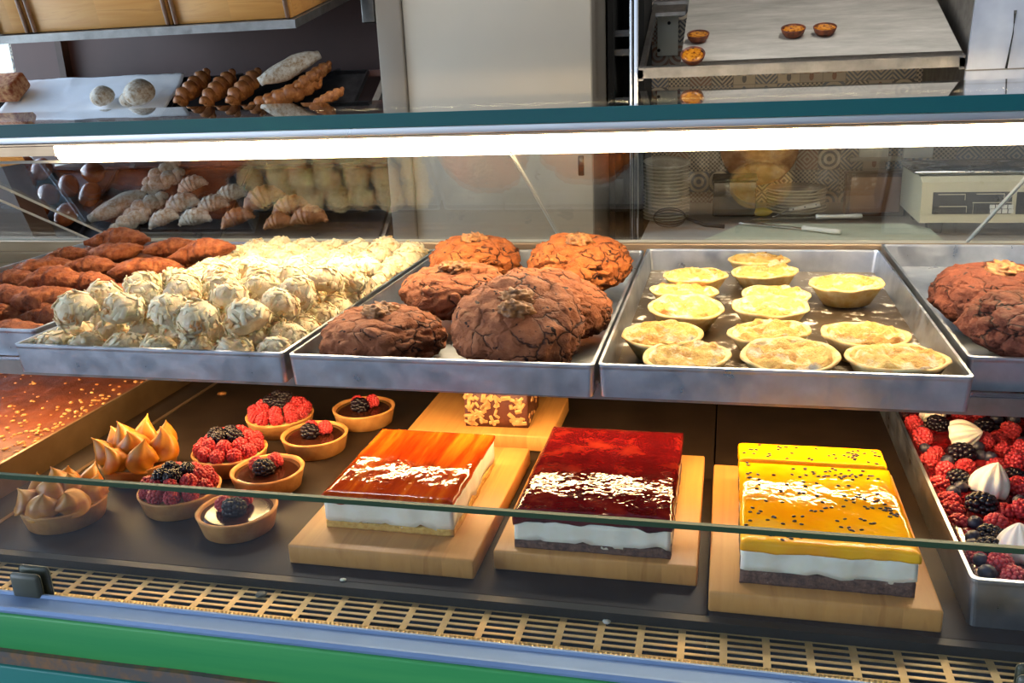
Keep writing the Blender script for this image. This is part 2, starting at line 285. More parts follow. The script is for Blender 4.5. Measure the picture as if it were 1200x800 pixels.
class MB:
    """collects the faces of ONE part"""
    def __init__(s): s.v = []; s.f = []; s.sm = []; s.mi = []; s.mats = []
    def slot(s, m):
        if m is None: return 0
        if m not in s.mats: s.mats.append(m)
        return s.mats.index(m)
    def add(s, vs, fs, smooth=True, m=None):
        o = len(s.v); k = s.slot(m)
        s.v += [tuple(p) for p in vs]
        for f in fs: s.f.append([i + o for i in f]); s.sm.append(smooth); s.mi.append(k)
        return s
    def box(s, a, b, m=None, mat=None):
        x0, y0, z0 = a; x1, y1, z1 = b
        vs = [Vector(p) for p in ((x0, y0, z0), (x1, y0, z0), (x1, y1, z0), (x0, y1, z0), (x0, y0, z1), (x1, y0, z1), (x1, y1, z1), (x0, y1, z1))]
        if mat is not None: vs = [mat @ p for p in vs]
        return s.add(vs, [(0, 3, 2, 1), (4, 5, 6, 7), (0, 1, 5, 4), (1, 2, 6, 5), (2, 3, 7, 6), (3, 0, 4, 7)], False, m)
    def rbox(s, a, b, r=.003, seg=3, mat=None, m=None):
        bm = bmesh.new(); bmesh.ops.create_cube(bm, size=1)
        c = [(a[i] + b[i]) / 2 for i in range(3)]; d = [b[i] - a[i] for i in range(3)]
        for v in bm.verts: v.co = Vector([c[i] + v.co[i] * d[i] for i in range(3)])
        bmesh.ops.bevel(bm, geom=bm.edges[:], offset=r, segments=seg, affect='EDGES', profile=.5)
        bm.verts.ensure_lookup_table(); bm.verts.index_update()
        vs = [(mat @ v.co) if mat is not None else v.co.copy() for v in bm.verts]
        fs = [[v.index for v in f.verts] for f in bm.faces]; bm.free()
        return s.add(vs, fs, True, m)
    def blob(s, c, rad, sub=3, fn=None, rot=None, m=None):
        pts, fs = ico(sub); c = Vector(c); out = []
        for p in pts:
            k = fn(p) if fn else 1
            q = Vector((p.x * rad[0], p.y * rad[1], p.z * rad[2])) * k
            if rot is not None: q = rot @ q
            out.append(c + q)
        return s.add(out, fs, True, m)
    def lathe(s, prof, n=40, wob=None, m=None, close=True):
        """prof: list of (r, z); wob(angle, k) scales the radius"""
        vs = []; fs = []; L = len(prof)
        for i in range(n):
            a = 2 * PI * i / n
            for k, (r, z) in enumerate(prof):
                w = wob(a, k) if wob else (1, 0)
                vs.append((r * w[0] * math.cos(a), r * w[0] * math.sin(a), z + w[1]))
        for i in range(n):
            j = (i + 1) % n
            for k in range(L - 1): fs.append((i * L + k, j * L + k, j * L + k + 1, i * L + k + 1))
        return s.add(vs, fs, True, m)
    def sweep(s, path, rad, n=14, m=None, flat=1.0, up=(0, 0, 1)):
        """tube along path (list of Vectors), rad list or fn(t, ang)"""
        N = len(path); vs = []; fs = []
        for i, p in enumerate(path):
            t = (path[min(i + 1, N - 1)] - path[max(i - 1, 0)]).normalized()
            a = t.cross(Vector(up))
            if a.length < 1e-4: a = t.cross(Vector((0, 1, 0)))
            a.normalize(); b = a.cross(t).normalized()
            for k in range(n):
                g = 2 * PI * k / n
                r = rad(i / (N - 1), g) if callable(rad) else rad[i] if isinstance(rad, (list, tuple)) else rad
                vs.append(p + a * (math.cos(g) * r) + b * (math.sin(g) * r * flat))
        for i in range(N - 1):
            for k in range(n):
                k2 = (k + 1) % n
                fs.append((i * n + k, i * n + k2, (i + 1) * n + k2, (i + 1) * n + k))
        fs.append(tuple(range(n - 1, -1, -1))); fs.append(tuple((N - 1) * n + k for k in range(n)))
        return s.add(vs, fs, True, m)
    def prism(s, poly, axis, a, b, m=None):
        """extrude a closed outline; axis 'x': poly of (y,z), 'y': (x,z), 'z': (x,y)"""
        def P(p, t): return (t, p[0], p[1]) if axis == 'x' else (p[0], t, p[1]) if axis == 'y' else (p[0], p[1], t)
        n = len(poly); vs = [P(p, a) for p in poly] + [P(p, b) for p in poly]
        fs = [tuple(range(n)), tuple(range(2 * n - 1, n - 1, -1))] + [(i, i + n, (i + 1) % n + n, (i + 1) % n) for i in range(n)]
        return s.add(vs, fs, False, m)
    def mesh(s, name, mat=None):
        me = bpy.data.meshes.new(name); me.from_pydata(s.v, [], s.f)
        mats = s.mats or [mat]
        for k in mats: me.materials.append(M[k] if isinstance(k, str) else k)
        me.polygons.foreach_set('use_smooth', s.sm); me.polygons.foreach_set('material_index', s.mi)
        bm = bmesh.new(); bm.from_mesh(me); bmesh.ops.recalc_face_normals(bm, faces=bm.faces); bm.to_mesh(me); bm.free()
        me.update(); return me
    def build(s, name, mat=None, parent=None, loc=None, rot=None):
        return place(name, s.mesh(name, mat), parent, loc, rot)

def place(name, me, parent=None, loc=None, rot=None):
    o = bpy.data.objects.new(name, me); COL.objects.link(o)
    if parent: o.parent = parent
    if loc is not None: o.location = loc
    if rot is not None: o.rotation_euler = rot
    return o
def tag(o, label, cat, group=None, kind=None):
    o['label'] = label; o['category'] = cat
    if group: o['group'] = group
    if kind: o['kind'] = kind
    return o
def thing(name, label, cat, loc=(0, 0, 0), rot=(0, 0, 0), group=None):
    o = bpy.data.objects.new(name, None); COL.objects.link(o); o.empty_display_size = .02
    o.location = loc; o.rotation_euler = rot
    return tag(o, label, cat, group)
def struct(name, mb, mat):
    o = mb.build(name, mat); o['kind'] = 'structure'; return o
def dup(src, label, loc, rot=None, group=None, scale=None):
    r = src.copy(); COL.objects.link(r); r.location = loc
    if rot is not None: r.rotation_euler = rot
    if scale: r.scale = scale
    r['label'] = label
    if group: r['group'] = group
    for ch in src.children:
        c = ch.copy(); COL.objects.link(c); c.parent = r
        for g in ch.children:
            d = g.copy(); COL.objects.link(d); d.parent = c
    return r
class Once:
    """first use moves the prototype, later uses copy it"""
    def __init__(s, makers): s.mk = makers; s.proto = [None] * len(makers)
    def put(s, k, label, loc, rot=(0, 0, 0), group=None, scale=(1, 1, 1)):
        if s.proto[k] is None:
            o = s.proto[k] = s.mk[k](); o.location = loc; o.rotation_euler = rot; o.scale = scale; o['label'] = label
            if group: o['group'] = group
            return o
        return dup(s.proto[k], label, loc, rot, group, scale)
ORD = ['', 'first', 'second', 'third', 'fourth', 'fifth', 'sixth', 'seventh', 'eighth', 'ninth', 'tenth', 'eleventh', 'twelfth', 'thirteenth', 'fourteenth', 'fifteenth', 'sixteenth', 'seventeenth', 'eighteenth', 'nineteenth', 'twentieth']
def nz(p, s, o=0): return noise.noise(Vector((p.x * s + o, p.y * s - o, p.z * s + 2 * o)))
def fz(p, s, o=0, oc=4): return noise.fractal(Vector((p.x * s + o, p.y * s - o, p.z * s + 2 * o)), .6, 2.0, oc)

# ------------------------------------------------------------------ room shell
XL, XR, YB, YF, ZF, ZC = -2.6, 2.3, 2.42, -.75, -H, 1.75
struct('floor', MB().box((XL - .2, YF, ZF - .05), (XR + .2, YB + .2, ZF)), 'floor')
struct('ground', MB().box((-9, -9, ZF - .1), (9, YF - .002, ZF - .02)), 'pavement')
struct('ceiling', MB().box((XL - .2, -2.5, ZC), (XR + .2, YB + .2, ZC + .1)), 'ceil')  # the overhang past the open front is unseen, added to shade the near ground
struct('wall_back', MB().box((XL - .2, YB, ZF), (XR + .2, YB + .12, ZC)), 'tiles')
struct('wall_right', MB().box((XR, YF, ZF), (XR + .12, YB, ZC)), 'plaster')
wl = MB()      # the left wall has a tall window that lights the bread rack from the left
wl.box((XL - .12, YF, ZF), (XL, .5, ZC)).box((XL - .12, 2.36, ZF), (XL, YB, ZC)).box((XL - .12, .5, ZF), (XL, 2.36, -.45)).box((XL - .12, .5, 1.5), (XL, 2.36, ZC))
struct('wall_left', wl, 'plaster')
wf = MB(); 
for y in (.5, 1.4, 2.31): wf.box((XL - .09, y, -.45), (XL - .03, y + .05, 1.5))
wf.box((XL - .09, .5, -.45), (XL - .03, 2.36, -.4)).box((XL - .09, .5, 1.45), (XL - .03, 2.36, 1.5))
w1 = struct('window_1', wf, 'white_plastic')
MB().box((XL - .065, .55, -.4), (XL - .06, 2.31, 1.45)).build('window_pane', 'pane', w1)

# ------------------------------------------------------------------ display case
X0, X1 = -1.62, 1.22
case = thing('display_case', 'long glass fronted pastry counter with a green painted front', 'display case', (0, 0, ZF))
def cpart(mb, name, mat, parent=None):
    o = mb.build(name, mat, parent or case, (0, 0, -ZF) if parent is None else None); return o
# cabinet body and painted front
cpart(MB().box((X0, -.285, ZF), (X1, .74, -.262)).box((X0, .60, -.26), (X1, .74, -.075)), 'case_body', 'black')
gz = ony(100, 773, -.306).z
gb = cpart(MB().rbox((X0, -.306, gz), (X1, -.285, -.197), .002), 'green_fascia', 'green'); gb['label'] = 'green painted fascia board'
we = MB(); N = 160
for i in range(N):      # worn lower edge with chips
    xa, xb = X0 + (X1 - X0) * i / N, X0 + (X1 - X0) * (i + 1) / N
    t = .002 + .0025 * max(0, noise.noise(Vector((xa * 9, 3, 1)))) 
    we.box((xa, -.312, gz - .013), (xb, -.286, gz + t))
cpart(we, 'worn_edge', 'worn')
tp = cpart(MB().rbox((X0, -.316, -.62), (X1, -.286, gz - .013), .002), 'teal_fascia', 'teal'); tp['label'] = 'teal painted lower fascia'
cpart(MB().rbox((X0, -.32, -.95), (X1, -.30, -.62), .002), 'lower_panel', 'white_plastic')
cpart(MB().box((X0, -.28, ZF), (X1, .7, -.95)), 'plinth', 'black')
# rail
pr = [(-.302, -.2), (-.302, -.1945), (-.2995, -.1915), (-.2965, -.1915), (-.295, -.1945), (-.2775, -.1925), (-.2760, -.1895), (-.2735, -.1895), (-.2725, -.193), (-.2725, -.204)]
cpart(MB().prism(pr, 'x', X0, X1), 'front_rail', 'rail')
cpart(MB().box((X0, -.272, -.255), (X1, -.197, -.250)), 'grille_well', 'black')
cpart(MB().box((X0, -.2065, -.2095), (X1, -.1955, -.1905)), 'deck_lip', 'deck_edge')
# ventilation grille: long bars and cross bars
g = MB(); ys = [-.2065 - .0095 * k for k in range(6)]; gzt = -.2010; pit = .0393
for i, y in enumerate(ys):
    wd = .0036 if 0 < i < 5 else .0030
    g.box((X0, y - wd / 2, gzt - .0008), (X1, y + wd / 2, gzt))
k = X0
while k < X1:
    sk = k + .0065; g.box((k - .0035, ys[-1], gzt - .0008), (k + .0035, ys[0], gzt + .0001)); k += pit
k = X0
while k < X1: g.box((k, ys[-1] - .0042, gzt - .003), (k + .0022, ys[-1] - .0014, gzt + .0006)); k += .0044
cpart(g, 'vent_grille', 'grille')
rb = MB(); k = X0  # reflection of the grille in the front pane, built as bright ribs
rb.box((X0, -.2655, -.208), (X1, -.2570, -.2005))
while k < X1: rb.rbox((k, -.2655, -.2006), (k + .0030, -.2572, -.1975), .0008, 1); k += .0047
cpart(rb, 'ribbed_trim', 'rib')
# low front pane and its clamps
fp = MB(); fp.box((X0, -.270, -.2), (X1, -.2662, -.0555), 'pane')
cpart(fp, 'front_pane', None)
cpart(MB().box((X0, -.2706, -.0560), (X1, -.2656, -.0510)), 'pane_edge', 'pane_edge')
for px in (40, 1206):
    c = onz(px, 690 + (px - 40) * .0915, -.19)
    cl = MB().rbox((c.x - .019, -.278, -.2), (c.x + .019, -.270, -.166), .005, 3).rbox((c.x - .017, -.2662, -.2), (c.x + .021, -.259, -.163), .005, 3)
    cpart(cl, 'glass_clamp', 'clamp')
# deck slabs and seam strip
for a, b in ((X0, -.7455), (-.7385, .1325), (.1345, 1.0), (1.002, X1)):
    cpart(MB().rbox((a, -.196, -.26), (b, .60, -.19), .0012, 2), 'deck_slab', 'deck')
cpart(MB().box((-.7455, -.196, -.26), (-.7385, .60, -.1895)), 'seam_strip', 'seam')
# inner back of the lower compartment with upright bars
cpart(MB().box((X0, .596, -.19), (X1, .6, -.076)), 'inner_back', 'black')
for k in range(24):
    x = X0 + .1 + k * .115
    cpart(MB().box((x, .586, -.19), (x + .008, .596, -.076)), 'upright_bar', 'seam') if x > -.2 else None
# middle glass shelf, its brackets and the lamp below it
ms = MB().box((X0, .053, -.0475), (X1, .73, -.0415))
cpart(ms, 'middle_shelf', 'pane')
cpart(MB().rbox((X0, .0545, -.0548), (X1, .072, -.0475), .002), 'lamp_channel', 'scale_dark')
lt = MB(); pts = [Vector((x, .063, -.0585)) for x in np.linspace(-1.15, .42, 12)]
lt.sweep(pts, .0032, 12); lo_ = cpart(lt, 'lower_lamp_tube', 'led_low'); cpart(MB().box((X0, .050, -.0625), (X1, .052, -.0415)), 'shelf_trim', 'dull_steel'); lo_['label'] = 'lit lamp tube under the glass shelf'  # opaque strip added in front of the lamp tube to hide its glare
# rear sill
cpart(MB().rbox((X0, .722, -.075), (X1, .745, -.003), .002), 'rear_sill', 'gold_metal')
cpart(MB().box((X0, .716, -.03), (X1, .7225, -.026)), 'sill_bead', 'gold_metal')
# end cheeks (beyond the frame)
for x in (X0 - .02, X1):
    cpart(MB().box((x, -.31, ZF), (x + .02, .745, -.19)), 'end_panel', 'teal')
    eg = MB().prism([(.745, -.19), (-.26, -.19), (-.26, -.06), (.29, .254), (.745, .254)], 'x', x + .006, x + .014)
    cpart(eg, 'end_glass', 'pane')
# slanted rear panes: bottom on the sill, top under the glass top
def slant(y): return -.003 + (.735 - y) * .525
def slab_pane(xa, xb, name):
    y0, y1 = .735, .335; z0, z1 = slant(y0), slant(y1); nrm = Vector((0, .525, 1)).normalized() * .005
    vs = [Vector((xa, y0, z0)), Vector((xb, y0, z0)), Vector((xb, y1, z1)), Vector((xa, y1, z1))]; vs += [p + nrm for p in vs]
    mb = MB()
    mb.add(vs, [(0, 1, 2, 3), (7, 6, 5, 4)], False, 'rear_pane')
    mb.add(vs, [(0, 4, 5, 1), (2, 6, 7, 3), (1, 5, 6, 2), (3, 7, 4, 0)], False, 'clear_edge')
    cpart(mb, name, None)
slab_pane(X0, -1.235, 'rear_pane'); slab_pane(-1.165, -.1745, 'rear_pane'); slab_pane(-.1705, .554, 'rear_pane'); slab_pane(.558, X1, 'rear_pane')
# glass top with its ground front edge
gt = MB(); a, b = (X0 - .02, .29, .2535), (X1 + .02, .80, .2735)
gt.box((a[0], a[1] + .006, a[2]), b, 'pane'); gt.box((a[0], a[1], a[2]), (b[0], a[1] + .006, b[2]), 'glass_edge')
cpart(gt, 'glass_top', None)
# upper lamp: aluminium profile and lit diffuser
XS = ony(66, 180, .30).x
cpart(MB().rbox((X0, .296, .2415), (X1, .345, .2535), .0015), 'lamp_profile', 'alu')
cpart(MB().rbox((X0, .2965, .2375), (X1, .33, .2412), .001), 'profile_bead', 'gold_metal')
hp = []
for k in range(13):
    t = PI * 1.0 + PI * .75 * k / 12
    hp.append((.3125 + .0145 * math.cos(t), .2300 + .0165 * math.sin(t)))
hp = [(.2975, .2372)] + hp + [(.335, .2372)]
dl = cpart(MB().prism(hp, 'x', XS, X1 - .02), 'lamp_diffuser', 'led'); dl['label'] = 'lit warm white lamp diffuser'
cpart(MB().prism([(.298, .2372), (.298, .222), (.33, .222), (.33, .2372)], 'x', X0, XS - .001), 'lamp_end_cap', 'gold_metal')

# ------------------------------------------------------------------ trays
def tray(label, x0, x1, y0, y1, ztop, zbot, mat='tray_metal', floor=None, group=None, cat='tray', name='baking_tray', flare=.0022):
    th = .0022; t = thing(name, label, cat, ((x0 + x1) / 2, (y0 + y1) / 2, zbot), (0, 0, 0), group)
    hx, hy, hz = (x1 - x0) / 2, (y1 - y0) / 2, ztop - zbot
    w = MB()
    def ring(ix, z, r=.006):
        p = []
        for cx_, cy_, a0 in ((hx - ix - r, hy - ix - r, 0), (-(hx - ix - r), hy - ix - r, PI / 2), (-(hx - ix - r), -(hy - ix - r), PI), (hx - ix - r, -(hy - ix - r), 3 * PI / 2)):
            for k in range(5):
                a = a0 + PI / 2 * k / 4; p.append((cx_ + r * math.cos(a), cy_ + r * math.sin(a), z))
        return p
    rings = [ring(flare, 0), ring(.0005, hz - .006), ring(0, hz - .003), ring(0, hz), ring(.0035, hz + .0004), ring(.0042, hz - .003), ring(flare + th + .0035, th)]
    vs = [p for r_ in rings for p in r_]; n_ = 20; fs = []
    for i in range(len(rings) - 1):
        for k in range(n_): fs.append((i * n_ + k, i * n_ + (k + 1) % n_, (i + 1) * n_ + (k + 1) % n_, (i + 1) * n_ + k))
    w.add(vs, fs, False)
    w.build('tray_wall', mat, t)
    f = MB(); top = ring(flare + th + .0030, th); bot = ring(flare, 0)
    f.add(top + bot, [tuple(range(n_)), tuple(range(2 * n_ - 1, n_ - 1, -1))] + [(k, k + n_, (k + 1) % n_ + n_, (k + 1) % n_) for k in range(n_)], False)
    f.build('tray_floor', floor or mat, t)
    return t
ZB = -.0405
GT = 'baking trays on the glass shelf'
tray('steel baking tray of brown finger pastries, set back at the far end', -1.217, -.818, .065, .71, 0, ZB, 'tray_metal', group=GT)
tray('steel baking tray of almond cookies, beside the brown finger pastries', -.797, -.398, 0, .645, 0, ZB, group=GT)
tray('steel baking tray of big chocolate walnut cookies', -.389, -.004, -.004, .645, 0, ZB, group=GT)
tray('steel baking tray of custard pies, dusted with icing sugar inside', 0, .4, -.001, .66, 0, ZB, 'tray_metal', 'sugar_tray', group=GT)
tray('steel baking tray of cracked brownie cookies, set back beside the custard pies', .409, .805, .069, .71, 0, ZB, group=GT)

# ------------------------------------------------------------------ almond cookies
def mk_almond(seed):
    def f():
        t = thing('almond_cookie', 'almond cookie', 'cookie')
        rr_ = random.Random(seed)
        def fn(p):
            k = 1 + .20 * nz(p, 1.4, seed) + .10 * nz(p, 3.4, seed)
            if p.z < -.4: k *= .4 / -p.z * .7 + .3
            return k
        b = MB().blob((0, 0, .021), (.0255, .0255, .0235), 3, fn); b.build('cookie_body', 'almond_dough', t)
        s_ = MB()
        for k in range(78):
            z = rr_.uniform(-.5, 1); a = rr_.uniform(0, 2 * PI); q = math.sqrt(max(0, 1 - z * z))
            nrm = Vector((q * math.cos(a), q * math.sin(a), z))
            kk = fn(nrm); c = Vector((nrm.x * .0255, nrm.y * .0255, .021 + nrm.z * .0235)) * 1
            c = Vector((nrm.x * .0255 * kk, nrm.y * .0255 * kk, .021 + nrm.z * .0235 * kk))
            M_ = nrm.to_track_quat('Z', 'Y').to_matrix().to_4x4() @ Matrix.Rotation(rr_.uniform(0, PI), 4, 'Z') @ Matrix.Rotation(rr_.gauss(0, .16), 4, 'Y')
            L, W = rr_.uniform(.0040, .0080), rr_.uniform(.0018, .0034)
            s_.rbox((-L, -W, -.0005), (L, W, .0012), .0005, 1, Matrix.Translation(c) @ M_)
        s_.build('almond_slivers', 'sliver', t)
        return t
    return f
AL = Once([mk_almond(s) for s in range(6)])
GA = 'almond cookies in their tray'
row_w = ['front row', 'second row', 'third row', 'fourth row', 'fifth row', 'sixth row', 'seventh row', 'eighth row', 'ninth row', 'tenth row', 'eleventh row', 'back row']
nx, ny = 7, 12
for j in range(ny):
    for i in range(nx):
        x = -.797 + .036 + i * (.399 - .072) / (nx - 1) + R.uniform(-.004, .004); y = .036 + j * (.645 - .072) / (ny - 1) + R.uniform(-.003, .003)
        if j < 1: y += .002
        col = 'against the left rim' if i == 0 else 'against the right rim' if i == nx - 1 else ORD[i + 1] + ' from the left'
        lift = .004 * min(j, 4) if i < 6 else .002 * min(j, 4)
        if y > .5: lift += .004
        AL.put(R.randrange(6), f'almond cookie on the tray floor, {row_w[j]}, {col}', (x, y, ZB + .0025 + lift * .9), (R.uniform(-.2, .2), R.uniform(-.2, .2), R.uniform(0, 6.28)), GA, (R.uniform(.98, 1.1),) * 3)
up = [[(97, 363), (141, 366), (188, 362), (240, 374), (297, 372)], [(120, 338), (165, 341), (213, 340), (262, 349), (318, 356)], [(160, 322), (205, 323), (252, 329), (300, 330), (345, 340)], [(205, 312), (250, 313), (296, 316), (340, 320), (378, 330)], [(262, 306), (310, 306), (356, 309), (398, 316)], [(300, 298), (350, 300), (396, 301), (432, 305)]]
rows = ['front of the upper layer'] + [f'{w} row of the upper layer' for w in ('second', 'third', 'fourth', 'fifth', 'sixth')]
for j, r_ in enumerate(up):
    for i, (px, py) in enumerate(r_):
        p = ony(px, py, .045 + j * .056)
        AL.put(R.randrange(6), f'almond cookie heaped at the {rows[j]}, {ORD[i+1]} from the left', (p.x, p.y, max(.001, min(p.z - .022, .026 - .003 * j))), (R.uniform(.2, .8), R.uniform(-.3, .3), R.uniform(0, 6.28)), GA, (1.08 if j < 1 else 1.0,) * 3)

# ------------------------------------------------------------------ brown finger pastries
def mk_finger(seed):
    def f():
        mb = MB(); L = .066
        path = [Vector((L * (2 * k / 48 - 1), .009 * math.sin(k * .11 + seed * 2), .005 * math.sin(PI * k / 48))) for k in range(49)]
        def rad(t, g_):
            w = max(.10, math.sin(PI * min(max(t, .02), .98))) ** .62
            p = Vector((t * 5, math.cos(g_), math.sin(g_)))
            r_ = .025 * w * (1 + .26 * noise.noise(p * 1.3 + Vector((seed * 3, 0, 0))) + .16 * noise.noise(p * 3 + Vector((0, seed, 0))) + .14 * noise.noise(p * 7) + .06 * noise.noise(p * 15))
            return r_ * (1.0 if math.sin(g_) < .8 else .93)
        mb.sweep(path, rad, 30, flat=.82)
        return tag(mb.build('finger_pastry', 'brown_pastry'), '', 'pastry')
    return f
FP = Once([mk_finger(s) for s in range(5)])
GF = 'brown finger pastries'
for j in range(8):
    for i in range(3):
        FP.put(R.randrange(5), f'brown finger pastry on the tray floor, {row_w[j]} from the front, {["left","middle","right"][i]} column', (-1.145 + i * .128 + R.uniform(-.005, .005), .105 + j * .079, ZB + .0195), (0, R.uniform(-.06, .06), R.uniform(-.12, .2)), GF)
fl = [('dark brown finger pastry highest at the back of its tray', 139, 283, .62, .018, 1.15), ('finger pastry just in front of the dark one', 133, 297, .55, .02, .95), ('finger pastry at the back near the left rim', 78, 301, .55, .012, .8),
      ('finger pastry at the back next to the almond cookies', 238, 297, .50, .018, 1.1), ('finger pastry leaning behind the almond cookies', 203, 292, .57, .018, .9),
      ('finger pastry third row from the back, near the left rim', 49, 317, .43, .014, .95), ('finger pastry in the middle of the long pale row', 106, 317, .43, .018, .95), ('finger pastry ending the long pale row at the almond cookies', 172, 318, .42, .018, 1.0),
      ('finger pastry with a dark spot, cut off by the photo edge', 12, 331, .34, .012, .9), ('pointed finger pastry in the middle of the heap', 64, 337, .33, .018, 1.0), ('short finger pastry touching the first upper almond cookies', 102, 336, .33, .014, .8),
      ('pointed finger pastry low at the photo edge', 12, 353, .23, .012, .9), ('smooth dark finger pastry lying in front of the pointed one', 53, 356, .22, .014, 1.0)]
for lab, px, py, Y, zz, sc in fl:
    p = ony(px, py, Y)
    FP.put(R.randrange(5), lab, (p.x, p.y, max(zz - .014, min(p.z, .02))), (R.uniform(-.3, .3), R.uniform(-.16, .02), R.uniform(.0, .35)), GF, (sc, sc, sc))

# ------------------------------------------------------------------ big cookies
def big_cookie_mesh(seed, rad, hgt, mat, crack=.0035):
    def fn(p):
        e = 1.0
        q = Vector((p.x, p.y, p.z * .6))
        k = 1 + .07 * nz(q, 1.5, seed) + .06 * fz(q, 3.0, seed)
        d, _ = noise.voronoi(Vector((q.x * 2.3 + seed, q.y * 2.3, q.z * 2.3 - seed)) + Vector((nz(q, 3, seed), nz(q, 3, seed + 5), 0)) * .45)
        ed = d[1] - d[0]
        k -= .13 * max(0, 1 - ed / .13) * max(0, .35 + 1.1 * nz(q, 1.3, seed + 9))
        k += .045 * max(-.4, fz(q, 5.5, seed)) + .02 * fz(q, 12, seed)
        if p.z < -.3: k *= 1 - .25 * (-p.z - .3)
        return k
    mb = MB()
    pts, fs = ico(5); out = []
    for p in pts:
        k = fn(p); z = p.z; rr_ = math.sqrt(p.x * p.x + p.y * p.y)
        sx_ = rr_ ** .62 if rr_ > 1e-6 else 0
        c = (p.x / rr_ * sx_, p.y / rr_ * sx_) if rr_ > 1e-6 else (0, 0)
        zz = z * hgt if z > 0 else z * hgt * .75
        out.append((c[0] * rad * k, c[1] * rad * k, zz * k))
    mb.add(out, fs, True); return mb.mesh('big_cookie', mat)
def walnut_mesh(seed):
    mb = MB(); r_ = random.Random(seed)
    for s_ in (-1, 1):
        def fn(p): return 1 + .42 * nz(p, 2.6, seed + s_) + .30 * nz(p, 5.5, seed)
        mb.blob((s_ * .0075, 0, 0), (.0085, .0135, .0075), 4, fn)
    mb.blob((0, 0, -.001), (.006, .010, .005), 2)
    return mb.mesh('walnut_half', 'walnut')
wm = [walnut_mesh(s) for s in range(3)]
ckm = {('choc', s): big_cookie_mesh(s + 3, .081, .040, 'choc_cookie') for s in range(3)}
ckm.update({('gold', s): big_cookie_mesh(s + 13, .083, .046, 'gold_cookie') for s in range(2)})
ckm.update({('red', s): big_cookie_mesh(s + 23, .082, .042, 'red_cookie') for s in range(2)})
def big_cookie(kind, s, label, loc, rot, nut=True, group='big walnut cookies', sc=1, nutp=(0, 0)):
    loc = list(loc); e_ = .088 * sc
    if loc[0] < .2: loc[0] = min(max(loc[0], -.389 + e_), -.004 - e_); loc[1] = max(loc[1], e_ + .001) if abs(rot[0]) < .4 else loc[1]
    else: loc[0] = max(loc[0], .411 + e_)
    t = thing('walnut_cookie', label, 'cookie', loc, rot, group); t.scale = (sc,) * 3
    place('cookie_body', ckm[(kind, s)], t)
    hz_ = .046 if kind == 'gold' else .041
    if nut:
        for a in range(1):
            w_ = place('walnut_half', wm[(s + a) % 3], t, (nutp[0], nutp[1], hz_ - .001), (.1, .1, .6 + s)); w_.scale = (1.45, 1.45, 1.3)
    return t
p = ony(450, 398, .12); p = onz(447, 399, -.006); big_cookie('choc', 0, 'flat dark chocolate cookie at the front left of its tray', (p.x, p.y, -.008), (.05, 0, .6), True)
big_cookie('choc', 1, 'chocolate cookie propped up at the front, walnut face turned to the glass', tuple(ony(608, 386, .094)[:2]) + (.014,), (.52, .04, .1), True, sc=1.04)
big_cookie('choc', 2, 'chocolate cookie tilted behind the propped up one, by the pie tray', tuple(ony(674, 366, .22)[:2]) + (.010,), (.30, .05, 1.2), False)
big_cookie('choc', 2, 'wide cracked chocolate cookie in the middle, walnuts on top', tuple(onz(535, 347, .004)[:2]) + (.008,), (.08, 0, .2), True, sc=1.0)
big_cookie('gold', 0, 'golden brown cookie at the back of the tray next to the almond cookies', tuple(onz(557, 312, .0)[:2]) + (.004,), (.08, .02, .4), True, sc=.97)
big_cookie('gold', 1, 'golden brown cookie with a walnut crown at the back by the pie tray', tuple(onz(690, 316, .002)[:2]) + (.006,), (.12, 0, .2), True, sc=1.04)
big_cookie('red', 0, 'dark brownie cookie with walnuts at the back of the far right tray', tuple(onz(1168, 354, -.004)[:2]) + (-.003,), (.1, 0, .3), True, sc=1.08, group='brownie cookies')
big_cookie('red', 1, 'dark brownie cookie at the front of the far right tray', tuple(onz(1212, 399, -.004)[:2]) + (.002,), (.14, -.12, 2.2), True, sc=1.06, group='brownie cookies')

# ------------------------------------------------------------------ custard pies
def mk_pie(seed):
    def f():
        t = thing('custard_pie', '', 'pie')
        def wob(a, k):
            if k in (2, 3, 4): return (1 + .035 * noise.noise(Vector((math.cos(a) * 2 + seed, math.sin(a) * 2, k * .1))), .0035 * noise.noise(Vector((math.cos(a) * 1.8, math.sin(a) * 1.8 + seed, 0))))
            return (1, 0)
        MB().lathe([(.0001, 0), (.034, .0), (.0495, .0255), (.0535, .0285), (.0525, .031), (.047, .0295), (.044, .026), (.0001, .024)], 48, wob).build('pie_shell', 'pie_crust', t)
        mb = MB(); pts, fs = ico(4)
        out = []
        for p in pts:
            r_ = math.hypot(p.x, p.y); e = max(0, p.z)
            lump = .007 * fz(p, 2.2, seed) + .003 * fz(p, 6, seed)
            out.append((p.x * .0475, p.y * .0475, .0262 + (e ** .55) * .0075 + (lump * min(1, e * 2.2) if p.z > 0 else p.z * .006)))
        mb.add(out, fs, True); mb.build('pie_filling', 'pie_fill', t)
        return t
    return f
PM = Once([mk_pie(s) for s in range(5)])
pies = [('custard pie at the very back of its tray, in front of the knife handles', 889, 305, 1), ('custard pie second from the back in the middle file', 897, 323, .98), ('whole custard pie standing alone with its side showing', 993, 334, 1.02),
        ('bright sugared custard pie furthest back in the left file', 815, 327, .97), ('custard pie second from the back in the left file', 801, 342, .97), ('custard pie third from the back in the left file, overlapping', 803, 361, 1),
        ('custard pie third from the back in the middle file', 909, 345, .93), ('custard pie fourth from the back in the middle file', 902, 364, .98), ('custard pie at the front left, touching the cookie tray rim', 777, 393, .98),
        ('custard pie fifth from the back in the middle file', 903, 390, .98), ('sugared custard pie near the right rim, second from front', 1014, 394, 1), ('custard pie sunk behind the front rim, leftmost of the front row', 806, 418, .98),
        ('heavily sugared custard pie in the middle of the front row', 925, 419, 1.06), ('custard pie in the front right corner of its tray', 1056, 424, 1.08)]
